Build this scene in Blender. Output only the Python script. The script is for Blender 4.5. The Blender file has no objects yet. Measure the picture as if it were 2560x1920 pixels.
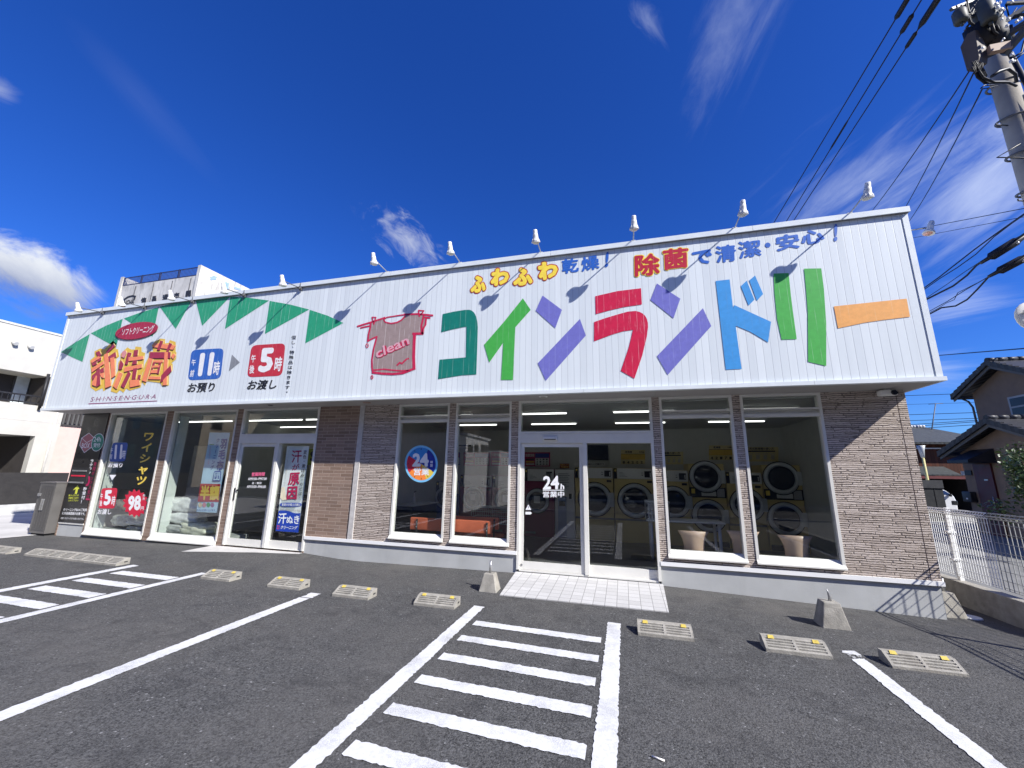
import bpy, bmesh, math, random
import numpy as np
from math import radians, sin, cos, pi
random.seed(7)
C = bpy.context.scene.collection
scene = bpy.context.scene

# ------------------------------------------------------------------ camera
F, PITCH, ROLL, YAW = 1001.5678, radians(12.524), radians(1.1004), radians(15.4366)
EYE = np.array([0.0, -8.0, 1.5])
_fw = np.array([-sin(YAW)*cos(PITCH), cos(YAW)*cos(PITCH), sin(PITCH)])
_rt = np.array([cos(YAW), sin(YAW), 0.0]); _up = np.cross(_rt, _fw)
RV = _rt*cos(ROLL)+_up*sin(ROLL); UV = -_rt*sin(ROLL)+_up*cos(ROLL)
cd = bpy.data.cameras.new("camera"); cam = bpy.data.objects.new("camera", cd); C.objects.link(cam)
from mathutils import Matrix, Vector
cam.matrix_world = Matrix(((RV[0], UV[0], -_fw[0], EYE[0]), (RV[1], UV[1], -_fw[1], EYE[1]), (RV[2], UV[2], -_fw[2], EYE[2]), (0, 0, 0, 1)))
cd.sensor_width = 36; cd.lens = F/2560*36; cd.clip_start = .05; cd.clip_end = 3000
scene.camera = cam

def ray(x, y):
    d = _fw*F+RV*(x-1280)-UV*(y-960)
    return d/np.linalg.norm(d)

# ------------------------------------------------------------------ light and sky
SUN = np.array([2.147, -1.0, 1.85]); SUN /= np.linalg.norm(SUN)
SUN_EL = math.asin(SUN[2]); SUN_AZ = math.atan2(SUN[0], SUN[1])
sl = bpy.data.lights.new("sun", 'SUN'); sl.energy = 5.0; sl.angle = radians(.53); sl.color = (1, .965, .91)
so = bpy.data.objects.new("sun", sl); C.objects.link(so); so.location = (20, -12, 20)
so.rotation_euler = Vector(-SUN).to_track_quat('-Z', 'Y').to_euler()
scene.view_settings.view_transform = 'Standard'; scene.view_settings.look = 'None'
scene.view_settings.exposure = .70; scene.view_settings.gamma = 1
world = bpy.data.worlds.new("World"); scene.world = world; world.use_nodes = True
wn = world.node_tree; wn.nodes.clear()
SKY_STRENGTH = .078
def wnode(t, **k):
    n = wn.nodes.new(t)
    for a, b in k.items(): setattr(n, a, b)
    return n
def wl(a, b): wn.links.new(a, b)
def wmath(op, a, b=None, c=None, clamp=False):
    n = wnode('ShaderNodeMath', operation=op, use_clamp=clamp)
    for i, v in enumerate((a, b, c)):
        if v is None: continue
        if isinstance(v, (int, float)): n.inputs[i].default_value = v
        else: wl(v, n.inputs[i])
    return n.outputs[0]
sky = wnode('ShaderNodeTexSky', sky_type='NISHITA', sun_disc=False, sun_elevation=SUN_EL, sun_rotation=SUN_AZ, air_density=1.0, dust_density=.3, ozone_density=5.0)
hsv = wnode('ShaderNodeHueSaturation'); hsv.inputs['Saturation'].default_value = 1.22; hsv.inputs['Hue'].default_value = .512
wl(sky.outputs[0], hsv.inputs['Color'])
gam = wnode('ShaderNodeMix', data_type='RGBA', blend_type='MULTIPLY'); gam.inputs[0].default_value = 1; gam.inputs[7].default_value = (.52, .84, 1.34, 1)
wl(hsv.outputs[0], gam.inputs[6])
SKYCOL = gam.outputs[2]
tc = wnode('ShaderNodeTexCoord')
def vdot(v):
    n = wnode('ShaderNodeVectorMath', operation='DOT_PRODUCT'); wl(tc.outputs['Generated'], n.inputs[0]); n.inputs[1].default_value = tuple(v)
    return n.outputs['Value']
def cloud(col_in, c, a, b, scale, stretch, lo, hi, gain, color, seed=0.0, detail=9, under=None, con=1.9):
    """a cloud patch in the sky: centre direction c, half axes a and b (unit directions), filaments along a"""
    c, a, b = ray(*c), ray(*a), ray(*b)
    u = a-c*np.dot(a, c); v = b-c*np.dot(b, c)
    lu, lv = np.linalg.norm(u), np.linalg.norm(v); u, v = u/lu, v/lv
    v = v-u*np.dot(u, v); v /= np.linalg.norm(v)
    du, dv, dc = vdot(u), vdot(v), vdot(c)
    x = wmath('DIVIDE', du, lu); y = wmath('DIVIDE', dv, lv)
    r2 = wmath('ADD', wmath('MULTIPLY', x, x), wmath('MULTIPLY', y, y))
    m = wmath('SUBTRACT', 1.0, wmath('SQRT', r2), clamp=True)
    m = wmath('MULTIPLY', m, wmath('GREATER_THAN', dc, 0.0))
    cx = wnode('ShaderNodeCombineXYZ'); wl(wmath('MULTIPLY', du, scale/stretch), cx.inputs[0]); wl(wmath('MULTIPLY', dv, scale), cx.inputs[1]); cx.inputs[2].default_value = seed
    nz = wnode('ShaderNodeTexNoise'); nz.inputs['Scale'].default_value = 1; nz.inputs['Detail'].default_value = detail; nz.inputs['Roughness'].default_value = .64; nz.inputs['Distortion'].default_value = .9
    wl(cx.outputs[0], nz.inputs['Vector'])
    d = wmath('ADD', wmath('SUBTRACT', wmath('MULTIPLY', nz.outputs['Fac'], con), (con-1)/2), wmath('MULTIPLY', wmath('SUBTRACT', m, .5), .75))
    mr = wnode('ShaderNodeMapRange', interpolation_type='SMOOTHSTEP'); wl(d, mr.inputs[0]); mr.inputs[1].default_value = lo; mr.inputs[2].default_value = hi; mr.inputs[3].default_value = 0; mr.inputs[4].default_value = gain
    f = wmath('MULTIPLY', mr.outputs[0], wmath('MULTIPLY', m, 2.2, clamp=True))
    mx = wnode('ShaderNodeMix', data_type='RGBA'); wl(f, mx.inputs[0]); wl(col_in, mx.inputs[6])
    if under is None: mx.inputs[7].default_value = (*color, 1)
    else:
        g = wnode('ShaderNodeMapRange'); wl(wmath('ADD', y, wmath('MULTIPLY', nz.outputs['Fac'], .8)), g.inputs[0]); g.inputs[1].default_value = .05; g.inputs[2].default_value = .75
        mc = wnode('ShaderNodeMix', data_type='RGBA'); wl(g.outputs[0], mc.inputs[0]); mc.inputs[6].default_value = (*under, 1); mc.inputs[7].default_value = (*color, 1)
        wl(mc.outputs[2], mx.inputs[7])
    return mx.outputs[2]
k = 1/SKY_STRENGTH
WH = (.66*k*.8, .69*k*.8, .74*k*.8); THIN = (.5*k, .56*k, .7*k)
SKYCOL = cloud(SKYCOL, (60, 690), (370, 780), (110, 545), 9, 1.7, .36, .70, 1, WH, 1.3, under=(.16*k, .2*k, .34*k), con=1.1)
SKYCOL = cloud(SKYCOL, (120, 775), (300, 805), (125, 700), 9, 2, .45, .95, .6, (.13*k, .19*k, .36*k), 5.1)
SKYCOL = cloud(SKYCOL, (1030, 600), (1170, 720), (1095, 530), 22, 1.6, .42, 1.15, .55, WH, 2.2)
SKYCOL = cloud(SKYCOL, (0, 225), (90, 290), (25, 165), 14, 2.5, .45, 1.2, .4, WH, 3.1)
SKYCOL = cloud(SKYCOL, (2440, 470), (3000, 120), (2230, 210), 10, 6, .34, 1.25, .62, THIN, 4.0)
SKYCOL = cloud(SKYCOL, (2500, 330), (2850, 100), (2400, 220), 17, 5, .40, 1.15, .4, THIN, 4.6)
SKYCOL = cloud(SKYCOL, (2400, 740), (2750, 660), (2340, 640), 12, 5, .42, 1.2, .45, THIN, 6.0)
SKYCOL = cloud(SKYCOL, (2330, 930), (2620, 890), (2330, 840), 10, 4.0, .42, 1.2, .45, THIN, 6.7)
SKYCOL = cloud(SKYCOL, (2130, 490), (2560, 180), (1930, 320), 12, 6, .34, 1.3, .42, THIN, 8.2)
SKYCOL = cloud(SKYCOL, (1850, 0), (1640, 520), (2010, 40), 10, 5.0, .38, 1.35, .27, THIN, 9.4)
SKYCOL = cloud(SKYCOL, (1615, 60), (1675, 150), (1660, 30), 22, 2.5, .45, 1.3, .22, THIN, 11)
SKYCOL = cloud(SKYCOL, (350, 250), (620, 560), (430, 190), 9, 6.0, .45, 1.5, .035, THIN, 13)
SKYCOL = cloud(SKYCOL, (2330, 1110), (2700, 1100), (2330, 1010), 7, 3, .4, 1.2, .4, THIN, 12)
bg = wnode('ShaderNodeBackground'); bg.inputs[1].default_value = SKY_STRENGTH; wl(SKYCOL, bg.inputs[0])
wo = wnode('ShaderNodeOutputWorld'); wl(bg.outputs[0], wo.inputs[0])

# ------------------------------------------------------------------ helpers
ZM = {'1': (0, 640, 3.45625), '2': (480, 640, 3.45625), '3': (900, 560, 3.45625), '4': (1500, 520, 3.45625), '5': (1920, 480, 3.45625),
      'L': (215, 800, 7.54), 'T': (880, 740, 7.54), 'l': (0, 960, 3.45625), 'm': (480, 960, 3.45625), 'n': (900, 960, 3.45625),
      'o': (1300, 960, 3.45625), 'q': (1800, 960, 3.45625), 'Q': (2200, 1160, 3.769), 'B': (460, 1060, 6.917), 'S': (600, 1100, 6.635),
      'w': (1000, 1080, 6.381), 'd': (1280, 1100, 4.879), 'p': (1100, 1440, 3.45625), 'r': (1740, 1440, 3.45625), 's': (0, 1340, 3.45625),
      'D': (0, 0, .8640625), 'x': (130, 1030, 5.027), 'K': (280, 650, 6.506), 'H': (2160, 860, 5.53), 'h': (2240, 1000, 5.184), 'N': (1900, 0, 3.351), 'P': (0, 0, 1.0)}
def pix(z, x, y):
    a = ZM[z]; return a[0]+x/a[2], a[1]+y/a[2]
def onY(z, x, y, Y):
    d = ray(*pix(z, x, y)); return EYE+d*((Y-EYE[1])/d[1])
def onX(z, x, y, X):
    d = ray(*pix(z, x, y)); return EYE+d*((X-EYE[0])/d[0])
def onZ(z, x, y, Z):
    d = ray(*pix(z, x, y)); return EYE+d*((Z-EYE[2])/d[2])
def atd(z, x, y, depth):
    d = ray(*pix(z, x, y)); return EYE+d*(depth/np.dot(d, _fw))

def wloc(o):
    v = Vector((0, 0, 0))
    while o is not None:
        v += o.location; o = o.parent
    return v
class MB:
    def __init__(s): s.v = []; s.f = []; s.m = []; s.sm = []
    def add(s, vs, fs, m=0, smooth=False):
        b = len(s.v); s.v += [tuple(map(float, p)) for p in vs]
        for f in fs: s.f.append([b+i for i in f]); s.m.append(m); s.sm.append(smooth)
        return s
    def box(s, x0, x1, y0, y1, z0, z1, m=0):
        x0, x1 = sorted((x0, x1)); y0, y1 = sorted((y0, y1)); z0, z1 = sorted((z0, z1))
        return s.add([(x0, y0, z0), (x1, y0, z0), (x1, y1, z0), (x0, y1, z0), (x0, y0, z1), (x1, y0, z1), (x1, y1, z1), (x0, y1, z1)],
                     [(0, 3, 2, 1), (4, 5, 6, 7), (0, 1, 5, 4), (1, 2, 6, 5), (2, 3, 7, 6), (3, 0, 4, 7)], m)
    def hexa(s, b, t, m=0):
        return s.add(list(b)+list(t), [(0, 3, 2, 1), (4, 5, 6, 7), (0, 1, 5, 4), (1, 2, 6, 5), (2, 3, 7, 6), (3, 0, 4, 7)], m)
    def rbox(s, x0, x1, y0, y1, z0, z1, r=.02, m=0, seg=3):
        bm = bmesh.new(); bmesh.ops.create_cube(bm, size=1)
        for v in bm.verts: v.co = ((x0+x1)/2+v.co.x*(x1-x0), (y0+y1)/2+v.co.y*(y1-y0), (z0+z1)/2+v.co.z*(z1-z0))
        bmesh.ops.bevel(bm, geom=bm.edges[:], offset=r, segments=seg, affect='EDGES', profile=.5)
        bm.verts.index_update(); s.add([v.co[:] for v in bm.verts], [[v.index for v in f.verts] for f in bm.faces], m, True); bm.free(); return s
    def tube(s, pts, r, n=8, m=0, caps=True, smooth=True):
        pts = [Vector(tuple(map(float, p))) for p in pts]; rs = r if isinstance(r, (list, tuple)) else [r]*len(pts)
        vs = []; fs = []; pv = None
        for i, p in enumerate(pts):
            t = (pts[min(i+1, len(pts)-1)]-pts[max(i-1, 0)]).normalized()
            if pv is None: pv = t.orthogonal().normalized()
            pv = (pv-t*pv.dot(t)).normalized(); q = t.cross(pv)
            for j in range(n):
                a = 2*pi*j/n; vs.append(p+(pv*cos(a)+q*sin(a))*rs[i])
        for i in range(len(pts)-1):
            for j in range(n): fs.append((i*n+j, i*n+(j+1) % n, (i+1)*n+(j+1) % n, (i+1)*n+j))
        s.add(vs, fs, m, smooth)
        if caps:
            b = len(s.v)-len(vs)
            s.f.append([b+j for j in range(n-1, -1, -1)]); s.m.append(m); s.sm.append(False)
            s.f.append([b+(len(pts)-1)*n+j for j in range(n)]); s.m.append(m); s.sm.append(False)
        return s
    def cyl(s, p0, p1, r0, r1=None, n=16, m=0): return s.tube([p0, p1], [r0, r0 if r1 is None else r1], n, m)
    def torus(s, c, axis, R, r, n=28, k=8, m=0):
        c = Vector(c); ax = Vector(axis).normalized(); u = ax.orthogonal().normalized(); w = ax.cross(u); vs = []; fs = []
        for i in range(n):
            a = 2*pi*i/n; d = u*cos(a)+w*sin(a)
            for j in range(k):
                b = 2*pi*j/k; vs.append(c+d*(R+r*cos(b))+ax*(r*sin(b)))
        for i in range(n):
            for j in range(k): fs.append((i*k+j, ((i+1) % n)*k+j, ((i+1) % n)*k+(j+1) % k, i*k+(j+1) % k))
        return s.add(vs, fs, m, True)
    def ell(s, c, rx, ry, rz, n=14, k=8, m=0, jit=0):
        vs = [(c[0], c[1], c[2]-rz)]; fs = []
        for i in range(1, k):
            a = -pi/2+pi*i/k
            for j in range(n):
                b = 2*pi*j/n; q = 1+random.uniform(-jit, jit)
                vs.append((c[0]+rx*q*cos(a)*cos(b), c[1]+ry*q*cos(a)*sin(b), c[2]+rz*q*sin(a)))
        vs.append((c[0], c[1], c[2]+rz)); L = len(vs)-1
        for j in range(n): fs.append((0, 1+(j+1) % n, 1+j)); fs.append((L, 1+(k-2)*n+j, 1+(k-2)*n+(j+1) % n))
        for i in range(k-2):
            for j in range(n): fs.append((1+i*n+j, 1+i*n+(j+1) % n, 1+(i+1)*n+(j+1) % n, 1+(i+1)*n+j))
        return s.add(vs, fs, m, True)
    def plate(s, pts, off, m=0):
        """closed plate: ngon pts pushed by vector off (front face first, facing -off side)"""
        n = len(pts); P = [np.array(p, float) for p in pts]
        s.add([p for p in P]+[p+np.array(off) for p in P], [list(range(n))]+[(i, (i+1) % n, n+(i+1) % n, n+i) for i in range(n)], m); return s
    def build(s, name, mats, parent=None, kind=None, fix=False):
        me = bpy.data.meshes.new(name); off = wloc(parent) if parent is not None else Vector((0, 0, 0))
        me.from_pydata([(a-off.x, b-off.y, c-off.z) for a, b, c in s.v], [], s.f)
        if not isinstance(mats, (list, tuple)): mats = [mats]
        for q in mats: me.materials.append(q)
        me.polygons.foreach_set('material_index', s.m); me.polygons.foreach_set('use_smooth', s.sm)
        if fix:
            bm = bmesh.new(); bm.from_mesh(me); bmesh.ops.recalc_face_normals(bm, faces=bm.faces); bm.to_mesh(me); bm.free()
        me.update()
        o = bpy.data.objects.new(name, me); C.objects.link(o); o.parent = parent
        if kind: o['kind'] = kind
        return o
def thing(name, label, cat, loc=(0, 0, 0), group=None):
    o = bpy.data.objects.new(name, None); C.objects.link(o); o.location = [float(q) for q in loc]; o.empty_display_size = .2
    return tag(o, label, cat, group)
def tag(o, label, cat, group=None):
    o['label'] = label; o['category'] = cat
    if group: o['group'] = group
    return o
def dup(root, loc, label, group=None, rz=0.0, scale=None):
    r = root.copy(); C.objects.link(r); r.location = [float(q) for q in loc]; r.rotation_euler = (0, 0, rz); r['label'] = label
    if group: r['group'] = group
    if scale: r.scale = scale
    for ch in list(root.children):
        c = ch.copy(); C.objects.link(c); c.parent = r
        for g in list(ch.children):
            d = g.copy(); C.objects.link(d); d.parent = c
    return r

# ------------------------------------------------------------------ materials
def hexc(h):
    v = [int(h[i:i+2], 16)/255 for i in (0, 2, 4)]
    return tuple(c/12.92 if c <= .04045 else ((c+.055)/1.055)**2.4 for c in v)
class NT:
    def __init__(s, name):
        s.mat = bpy.data.materials.new(name); s.mat.use_nodes = True; s.t = s.mat.node_tree; s.t.nodes.clear()
        s.out = s.n('ShaderNodeOutputMaterial'); s.b = s.n('ShaderNodeBsdfPrincipled'); s.l(s.b.outputs[0], s.out.inputs[0])
        s.geo = s.n('ShaderNodeNewGeometry'); s.pos = s.geo.outputs['Position']
    def n(s, t, **k):
        q = s.t.nodes.new(t)
        for a, b in k.items(): setattr(q, a, b)
        return q
    def l(s, a, b): s.t.links.new(a, b)
    def set(s, sock, v):
        if isinstance(v, (int, float)): sock.default_value = v
        elif isinstance(v, tuple): sock.default_value = (*v, 1) if len(v) == 3 and sock.type == 'RGBA' else v
        else: s.l(v, sock)
    def math(s, op, a, b=0.0, clamp=False):
        q = s.n('ShaderNodeMath', operation=op, use_clamp=clamp); s.set(q.inputs[0], a); s.set(q.inputs[1], b); return q.outputs[0]
    def noise(s, scale, detail=3, rough=.55, vec=None, dist=0):
        q = s.n('ShaderNodeTexNoise'); q.inputs['Scale'].default_value = scale; q.inputs['Detail'].default_value = detail; q.inputs['Roughness'].default_value = rough; q.inputs['Distortion'].default_value = dist
        s.l(s.pos if vec is None else vec, q.inputs['Vector']); return q.outputs['Fac']
    def ramp(s, fac, lo, hi, a=0.0, b=1.0):
        q = s.n('ShaderNodeMapRange'); s.set(q.inputs[0], fac); q.inputs[1].default_value = lo; q.inputs[2].default_value = hi; q.inputs[3].default_value = a; q.inputs[4].default_value = b; return q.outputs[0]
    def mix(s, fac, a, b, blend='MIX'):
        q = s.n('ShaderNodeMix', data_type='RGBA', blend_type=blend); s.set(q.inputs[0], fac); s.set(q.inputs[6], a); s.set(q.inputs[7], b); return q.outputs[2]
    def xyz(s):
        q = s.n('ShaderNodeSeparateXYZ'); s.l(s.pos, q.inputs[0]); return q.outputs
    def comb(s, x, y, z=0.0):
        q = s.n('ShaderNodeCombineXYZ'); s.set(q.inputs[0], x); s.set(q.inputs[1], y); s.set(q.inputs[2], z); return q.outputs[0]
    def bump(s, h, strength=.3, dist=.01):
        q = s.n('ShaderNodeBump'); q.inputs['Strength'].default_value = strength; q.inputs['Distance'].default_value = dist; s.l(h, q.inputs['Height']); s.l(q.outputs[0], s.b.inputs['Normal'])
    def n_smooth(s, v, edge):
        q = s.n('ShaderNodeMapRange', interpolation_type='SMOOTHSTEP'); s.l(v, q.inputs[0]); s.set(q.inputs[1], s.math('MULTIPLY', edge, .45)); s.l(edge, q.inputs[2]); q.inputs[3].default_value = 0; q.inputs[4].default_value = 1; return q.outputs[0]
    def fin(s, col, rough=.6, metal=0.0, spec=.4):
        s.set(s.b.inputs['Base Color'], col); s.set(s.b.inputs['Roughness'], rough); s.b.inputs['Metallic'].default_value = metal; s.b.inputs['Specular IOR Level'].default_value = spec
        return s.mat
_mc = {}
def pm(name, col, rough=.55, var=.12, vs=4, bump=0, bs=60, metal=0.0, spec=.4, streak=0, streakcol=(.1, .09, .08)):
    if name in _mc: return _mc[name]
    if isinstance(col, str): col = hexc(col)
    t = NT(name); f = t.noise(vs, 4)
    c = t.mix(t.ramp(f, .3, .7), tuple(q*(1-var) for q in col), tuple(min(1, q*(1+var)) for q in col))
    if streak:
        p = t.xyz(); g = t.noise(1, 5, .6, t.comb(t.math('MULTIPLY', t.math('ADD', p[0], p[1]), 3), t.math('MULTIPLY', p[2], .5), 0))
        c = t.mix(t.ramp(g, .52, .75, 0, streak), c, streakcol)
    if bump: t.bump(t.noise(bs, 3), bump, .01)
    _mc[name] = t.fin(c, t.ramp(f, .3, .7, max(.05, rough-.06), min(1, rough+.06)), metal, spec); return _mc[name]
SEAM = .1173
def seam_fac(t, width=.006, off=.0):
    p = t.xyz(); q = t.math('FRACT', t.math('DIVIDE', t.math('ADD', p[0], 40.0+off), SEAM)); d = t.math('ABSOLUTE', t.math('SUBTRACT', q, .5))
    return t.ramp(d, .5-width/SEAM, .5-width*.25/SEAM)      # 1 on the joint between two boards
def m_fascia():
    t = NT('white_ribbed_cladding'); s = seam_fac(t); p = t.xyz()
    idx = t.math('FLOOR', t.math('SUBTRACT', t.math('DIVIDE', t.math('ADD', p[0], 40.0), SEAM), .0))
    wnz = t.n('ShaderNodeTexWhiteNoise', noise_dimensions='1D'); t.l(idx, wnz.inputs['W'])
    c = t.mix(wnz.outputs['Value'], (.655, .705, .725), (.725, .775, .79))
    g = t.noise(1, 4, .6, t.comb(t.math('MULTIPLY', p[0], 5), t.math('MULTIPLY', p[2], .35), 0)); c = t.mix(t.ramp(g, .48, .8, 0, .22), c, (.47, .5, .54)); tp = t.noise(1, 4, .6, t.comb(t.math('MULTIPLY', p[0], 9), t.math('MULTIPLY', p[2], .25), 7)); c = t.mix(t.math('MULTIPLY', t.ramp(tp, .5, .72), t.ramp(p[2], 4.9, 5.8, 0, .3)), c, (.40, .42, .44))
    c = t.mix(t.math('MULTIPLY', s, .55), c, (.3, .32, .36))
    wv = t.noise(1, 2, .5, t.comb(t.math('MULTIPLY', p[0], 7), t.math('MULTIPLY', p[2], .4), 3))
    t.bump(t.math('SUBTRACT', t.math('MULTIPLY', wv, .5), t.math('MULTIPLY', s, .6)), .35, .006)
    return t.fin(c, .42, 0, .4)
def m_sign(name, col, worn=.0, seamcol=(.75, .78, .8), sf=.45, var=.08):
    if name in _mc: return _mc[name]
    if isinstance(col, str): col = hexc(col)
    t = NT(name); s = seam_fac(t, .005); f = t.noise(14, 5, .65); p = t.xyz()
    c = t.mix(t.ramp(f, .3, .7), tuple(q*(1-var) for q in col), tuple(min(1, q*(1+var)) for q in col))
    brk = t.ramp(t.noise(1, 2, .5, t.comb(t.math('MULTIPLY', p[0], 9), t.math('MULTIPLY', p[2], 2.2), 1)), .42, .6)
    c = t.mix(t.math('MULTIPLY', t.math('MULTIPLY', s, brk), sf), c, seamcol)
    if worn:
        g = t.noise(1, 5, .7, t.comb(t.math('MULTIPLY', p[0], 16), t.math('MULTIPLY', p[2], 3), 0)); c = t.mix(t.ramp(g, .58, .8, 0, worn), c, seamcol)
    _mc[name] = t.fin(c, .45, 0, .4); return _mc[name]
def m_asphalt():
    t = NT('asphalt'); a = t.noise(54, 4, .9); b = t.noise(330, 1, .5); l1 = t.noise(.55, 5, .6); l2 = t.noise(2.6, 4, .6, None, .8); p = t.xyz()
    base = t.mix(t.ramp(a, .38, .63), (.011, .011, .0115), (.132, .132, .13))
    vo = t.n('ShaderNodeTexVoronoi'); vo.inputs['Scale'].default_value = 70; t.l(t.pos, vo.inputs['Vector'])
    cell = t.n('ShaderNodeSeparateColor'); t.l(vo.outputs['Color'], cell.inputs[0])
    base = t.mix(t.ramp(cell.outputs[0], .5, 1, 0, .4), base, (.15, .15, .15))
    base = t.mix(t.ramp(cell.outputs[1], .994, .997, 0, .5), base, (.4, .4, .4))
    near = t.ramp(p[1], -1.9, -.5)     # less trodden, dustier asphalt along the building
    dust = t.math('MULTIPLY', t.ramp(l1, .42, .72), t.math('ADD', t.math('MULTIPLY', near, .5), .35))
    base = t.mix(dust, base, (.125, .118, .108)); base = t.mix(t.ramp(l2, .50, .74, 0, .5), base, (.028, .028, .03)); stn = t.noise(1.15, 6, .7, None, 1.5); base = t.mix(t.ramp(stn, .60, .68, 0, .25), base, (.03, .03, .031)); base = t.mix(t.ramp(stn, .40, .30, 0, .4), base, (.15, .145, .138))
    arc = t.noise(1, 3, .5, t.comb(t.math('MULTIPLY', p[0], .9), t.math('MULTIPLY', p[1], 3.5), 0), 1.2); base = t.mix(t.ramp(arc, .56, .75, 0, .3), base, (.12, .115, .11))
    t.bump(t.math('ADD', t.math('MULTIPLY', vo.outputs['Distance'], -.9), t.math('MULTIPLY', b, .4)), .85, .006)
    return t.fin(base, .82, 0, .3)
def m_paint():
    t = NT('white_road_paint'); n1 = t.noise(160, 2, .6); n2 = t.noise(3.0, 5, .65); n3 = t.noise(30, 3, .6)
    c = t.mix(t.ramp(n3, .3, .7), (.55, .555, .56), (.67, .675, .68))
    w = t.math('MULTIPLY', t.ramp(n2, .47, .70), t.ramp(n1, .47, .6)); c = t.mix(t.math('MULTIPLY', w, .85), c, (.1, .1, .1))
    c = t.mix(t.ramp(n1, .66, .72, 0, .55), c, (.14, .14, .14)); t.bump(n1, .3, .004)
    return t.fin(c, .7, 0, .3)
def m_stone():
    t = NT('stacked_stone_cladding'); p = t.xyz(); xy = t.math('ADD', p[0], p[1]); R = .0345
    def white(a_, b_=0.0):
        q = t.n('ShaderNodeTexWhiteNoise', noise_dimensions='2D'); t.l(t.comb(a_, b_), q.inputs['Vector']); return q.outputs['Value']
    wob = t.noise(1, 4, .65, t.comb(t.math('MULTIPLY', xy, 6), t.math('MULTIPLY', p[2], 9), 0))
    zz = t.math('ADD', t.math('DIVIDE', p[2], R), t.math('MULTIPLY', t.math('SUBTRACT', wob, .5), 1.15)); row = t.math('FLOOR', zz); fz = t.math('FRACT', zz)
    xx = t.math('ADD', t.math('DIVIDE', xy, .36), t.math('ADD', t.math('MULTIPLY', white(row), 13), t.math('MULTIPLY', t.noise(1, 2, .5, t.comb(t.math('MULTIPLY', xy, 2.1), t.math('MULTIPLY', row, 3.7), 0)), 1.4))); col = t.math('FLOOR', xx); fx = t.math('FRACT', xx)
    tone = white(row, col); tone2 = white(col, row)
    led = t.ramp(tone2, 0, 1, .22, .46)          # how thick the shadow painted into the colour under each ledge is
    gap = t.math('SUBTRACT', 1.0, t.n_smooth(fz, led)); joint = t.math('SUBTRACT', 1.0, t.ramp(t.math('MINIMUM', fx, t.math('SUBTRACT', 1.0, fx)), .008, .035))
    chip = t.ramp(t.noise(1, 4, .7, t.comb(t.math('MULTIPLY', xy, 10), t.math('MULTIPLY', p[2], 60), 5)), .56, .68)
    dark = t.math('MAXIMUM', t.math('MAXIMUM', gap, t.math('MULTIPLY', joint, .6)), t.math('MULTIPLY', chip, .7))
    n = t.noise(30, 5, .7); big = t.noise(.9, 3)
    c = t.mix(tone, (.43, .365, .315), (.64, .56, .495)); c = t.mix(t.ramp(n, .35, .75, 0, .35), c, (.34, .27, .245)); c = t.mix(t.ramp(big, .4, .7, 0, .2), c, (.5, .42, .38))
    c = t.mix(dark, c, (.055, .042, .038))
    t.bump(t.math('ADD', t.math('MULTIPLY', dark, -1.0), t.math('ADD', t.math('MULTIPLY', n, .35), t.math('MULTIPLY', tone, .35))), .8, .012); return t.fin(c, .88, 0, .15)
def m_tile(name, w, h, mort, c1, c2, cm, off=.5, bump=.5, rough=.6, flat=False, grime=.2):
    t = NT(name); p = t.xyz(); v = t.comb(p[0], p[1], 0) if flat else t.comb(t.math('ADD', p[0], p[1]), p[2], 0)
    q = t.n('ShaderNodeTexBrick', offset=off, offset_frequency=2); t.l(v, q.inputs['Vector']); q.inputs['Scale'].default_value = 1; q.inputs['Brick Width'].default_value = w; q.inputs['Row Height'].default_value = h
    q.inputs['Mortar Size'].default_value = mort; q.inputs['Mortar Smooth'].default_value = .1; q.inputs['Color1'].default_value = (*c1, 1); q.inputs['Color2'].default_value = (*c2, 1); q.inputs['Mortar'].default_value = (*cm, 1)
    n = t.noise(25, 4, .6); c = t.mix(t.ramp(n, .3, .7, 0, .25), q.outputs['Color'], tuple(k*.7 for k in c1)); c = t.mix(t.ramp(t.noise(1.2, 4), .5, .8, 0, grime), c, (.3, .28, .26))
    t.bump(t.math('ADD', t.math('MULTIPLY', q.outputs['Fac'], -1), t.math('MULTIPLY', n, .3)), bump, .006); return t.fin(c, rough, 0, .35)
def m_glass():
    t = NT('window_glass'); t.t.nodes.remove(t.b)
    fr = t.n('ShaderNodeFresnel'); fr.inputs[0].default_value = 1.5; f = t.math('MULTIPLY', fr.outputs[0], 2.1); f = t.math('MULTIPLY', f, t.math('SUBTRACT', 1.0, t.geo.outputs['Backfacing']), True)
    a = t.n('ShaderNodeBsdfTransparent'); a.inputs[0].default_value = (.93, .955, .945, 1); g = t.n('ShaderNodeBsdfGlossy'); g.inputs['Roughness'].default_value = 0.0
    m = t.n('ShaderNodeMixShader'); t.l(f, m.inputs[0]); t.l(a.outputs[0], m.inputs[1]); t.l(g.outputs[0], m.inputs[2]); t.l(m.outputs[0], t.out.inputs[0]); return t.mat
def m_emit(name, col, s):
    t = NT(name); t.b.inputs['Emission Color'].default_value = (*col, 1); t.b.inputs['Emission Strength'].default_value = s; return t.fin(col, .4)
def m_rooftile(name, c, w=.3):
    t = NT(name); p = t.xyz(); a = t.math('FRACT', t.math('DIVIDE', t.math('ADD', p[0], p[1]), w)); b = t.math('FRACT', t.math('DIVIDE', p[2], .11)); n = t.noise(5, 4)
    col = t.mix(t.ramp(n, .3, .7), tuple(q*.75 for q in c), tuple(q*1.25 for q in c)); col = t.mix(t.ramp(b, 0, .2, .6, 0), col, tuple(q*.4 for q in c))
    t.bump(t.math('ADD', t.math('ABSOLUTE', t.math('SUBTRACT', a, .5)), b), .8, .03); return t.fin(col, .5, 0, .5)
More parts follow.
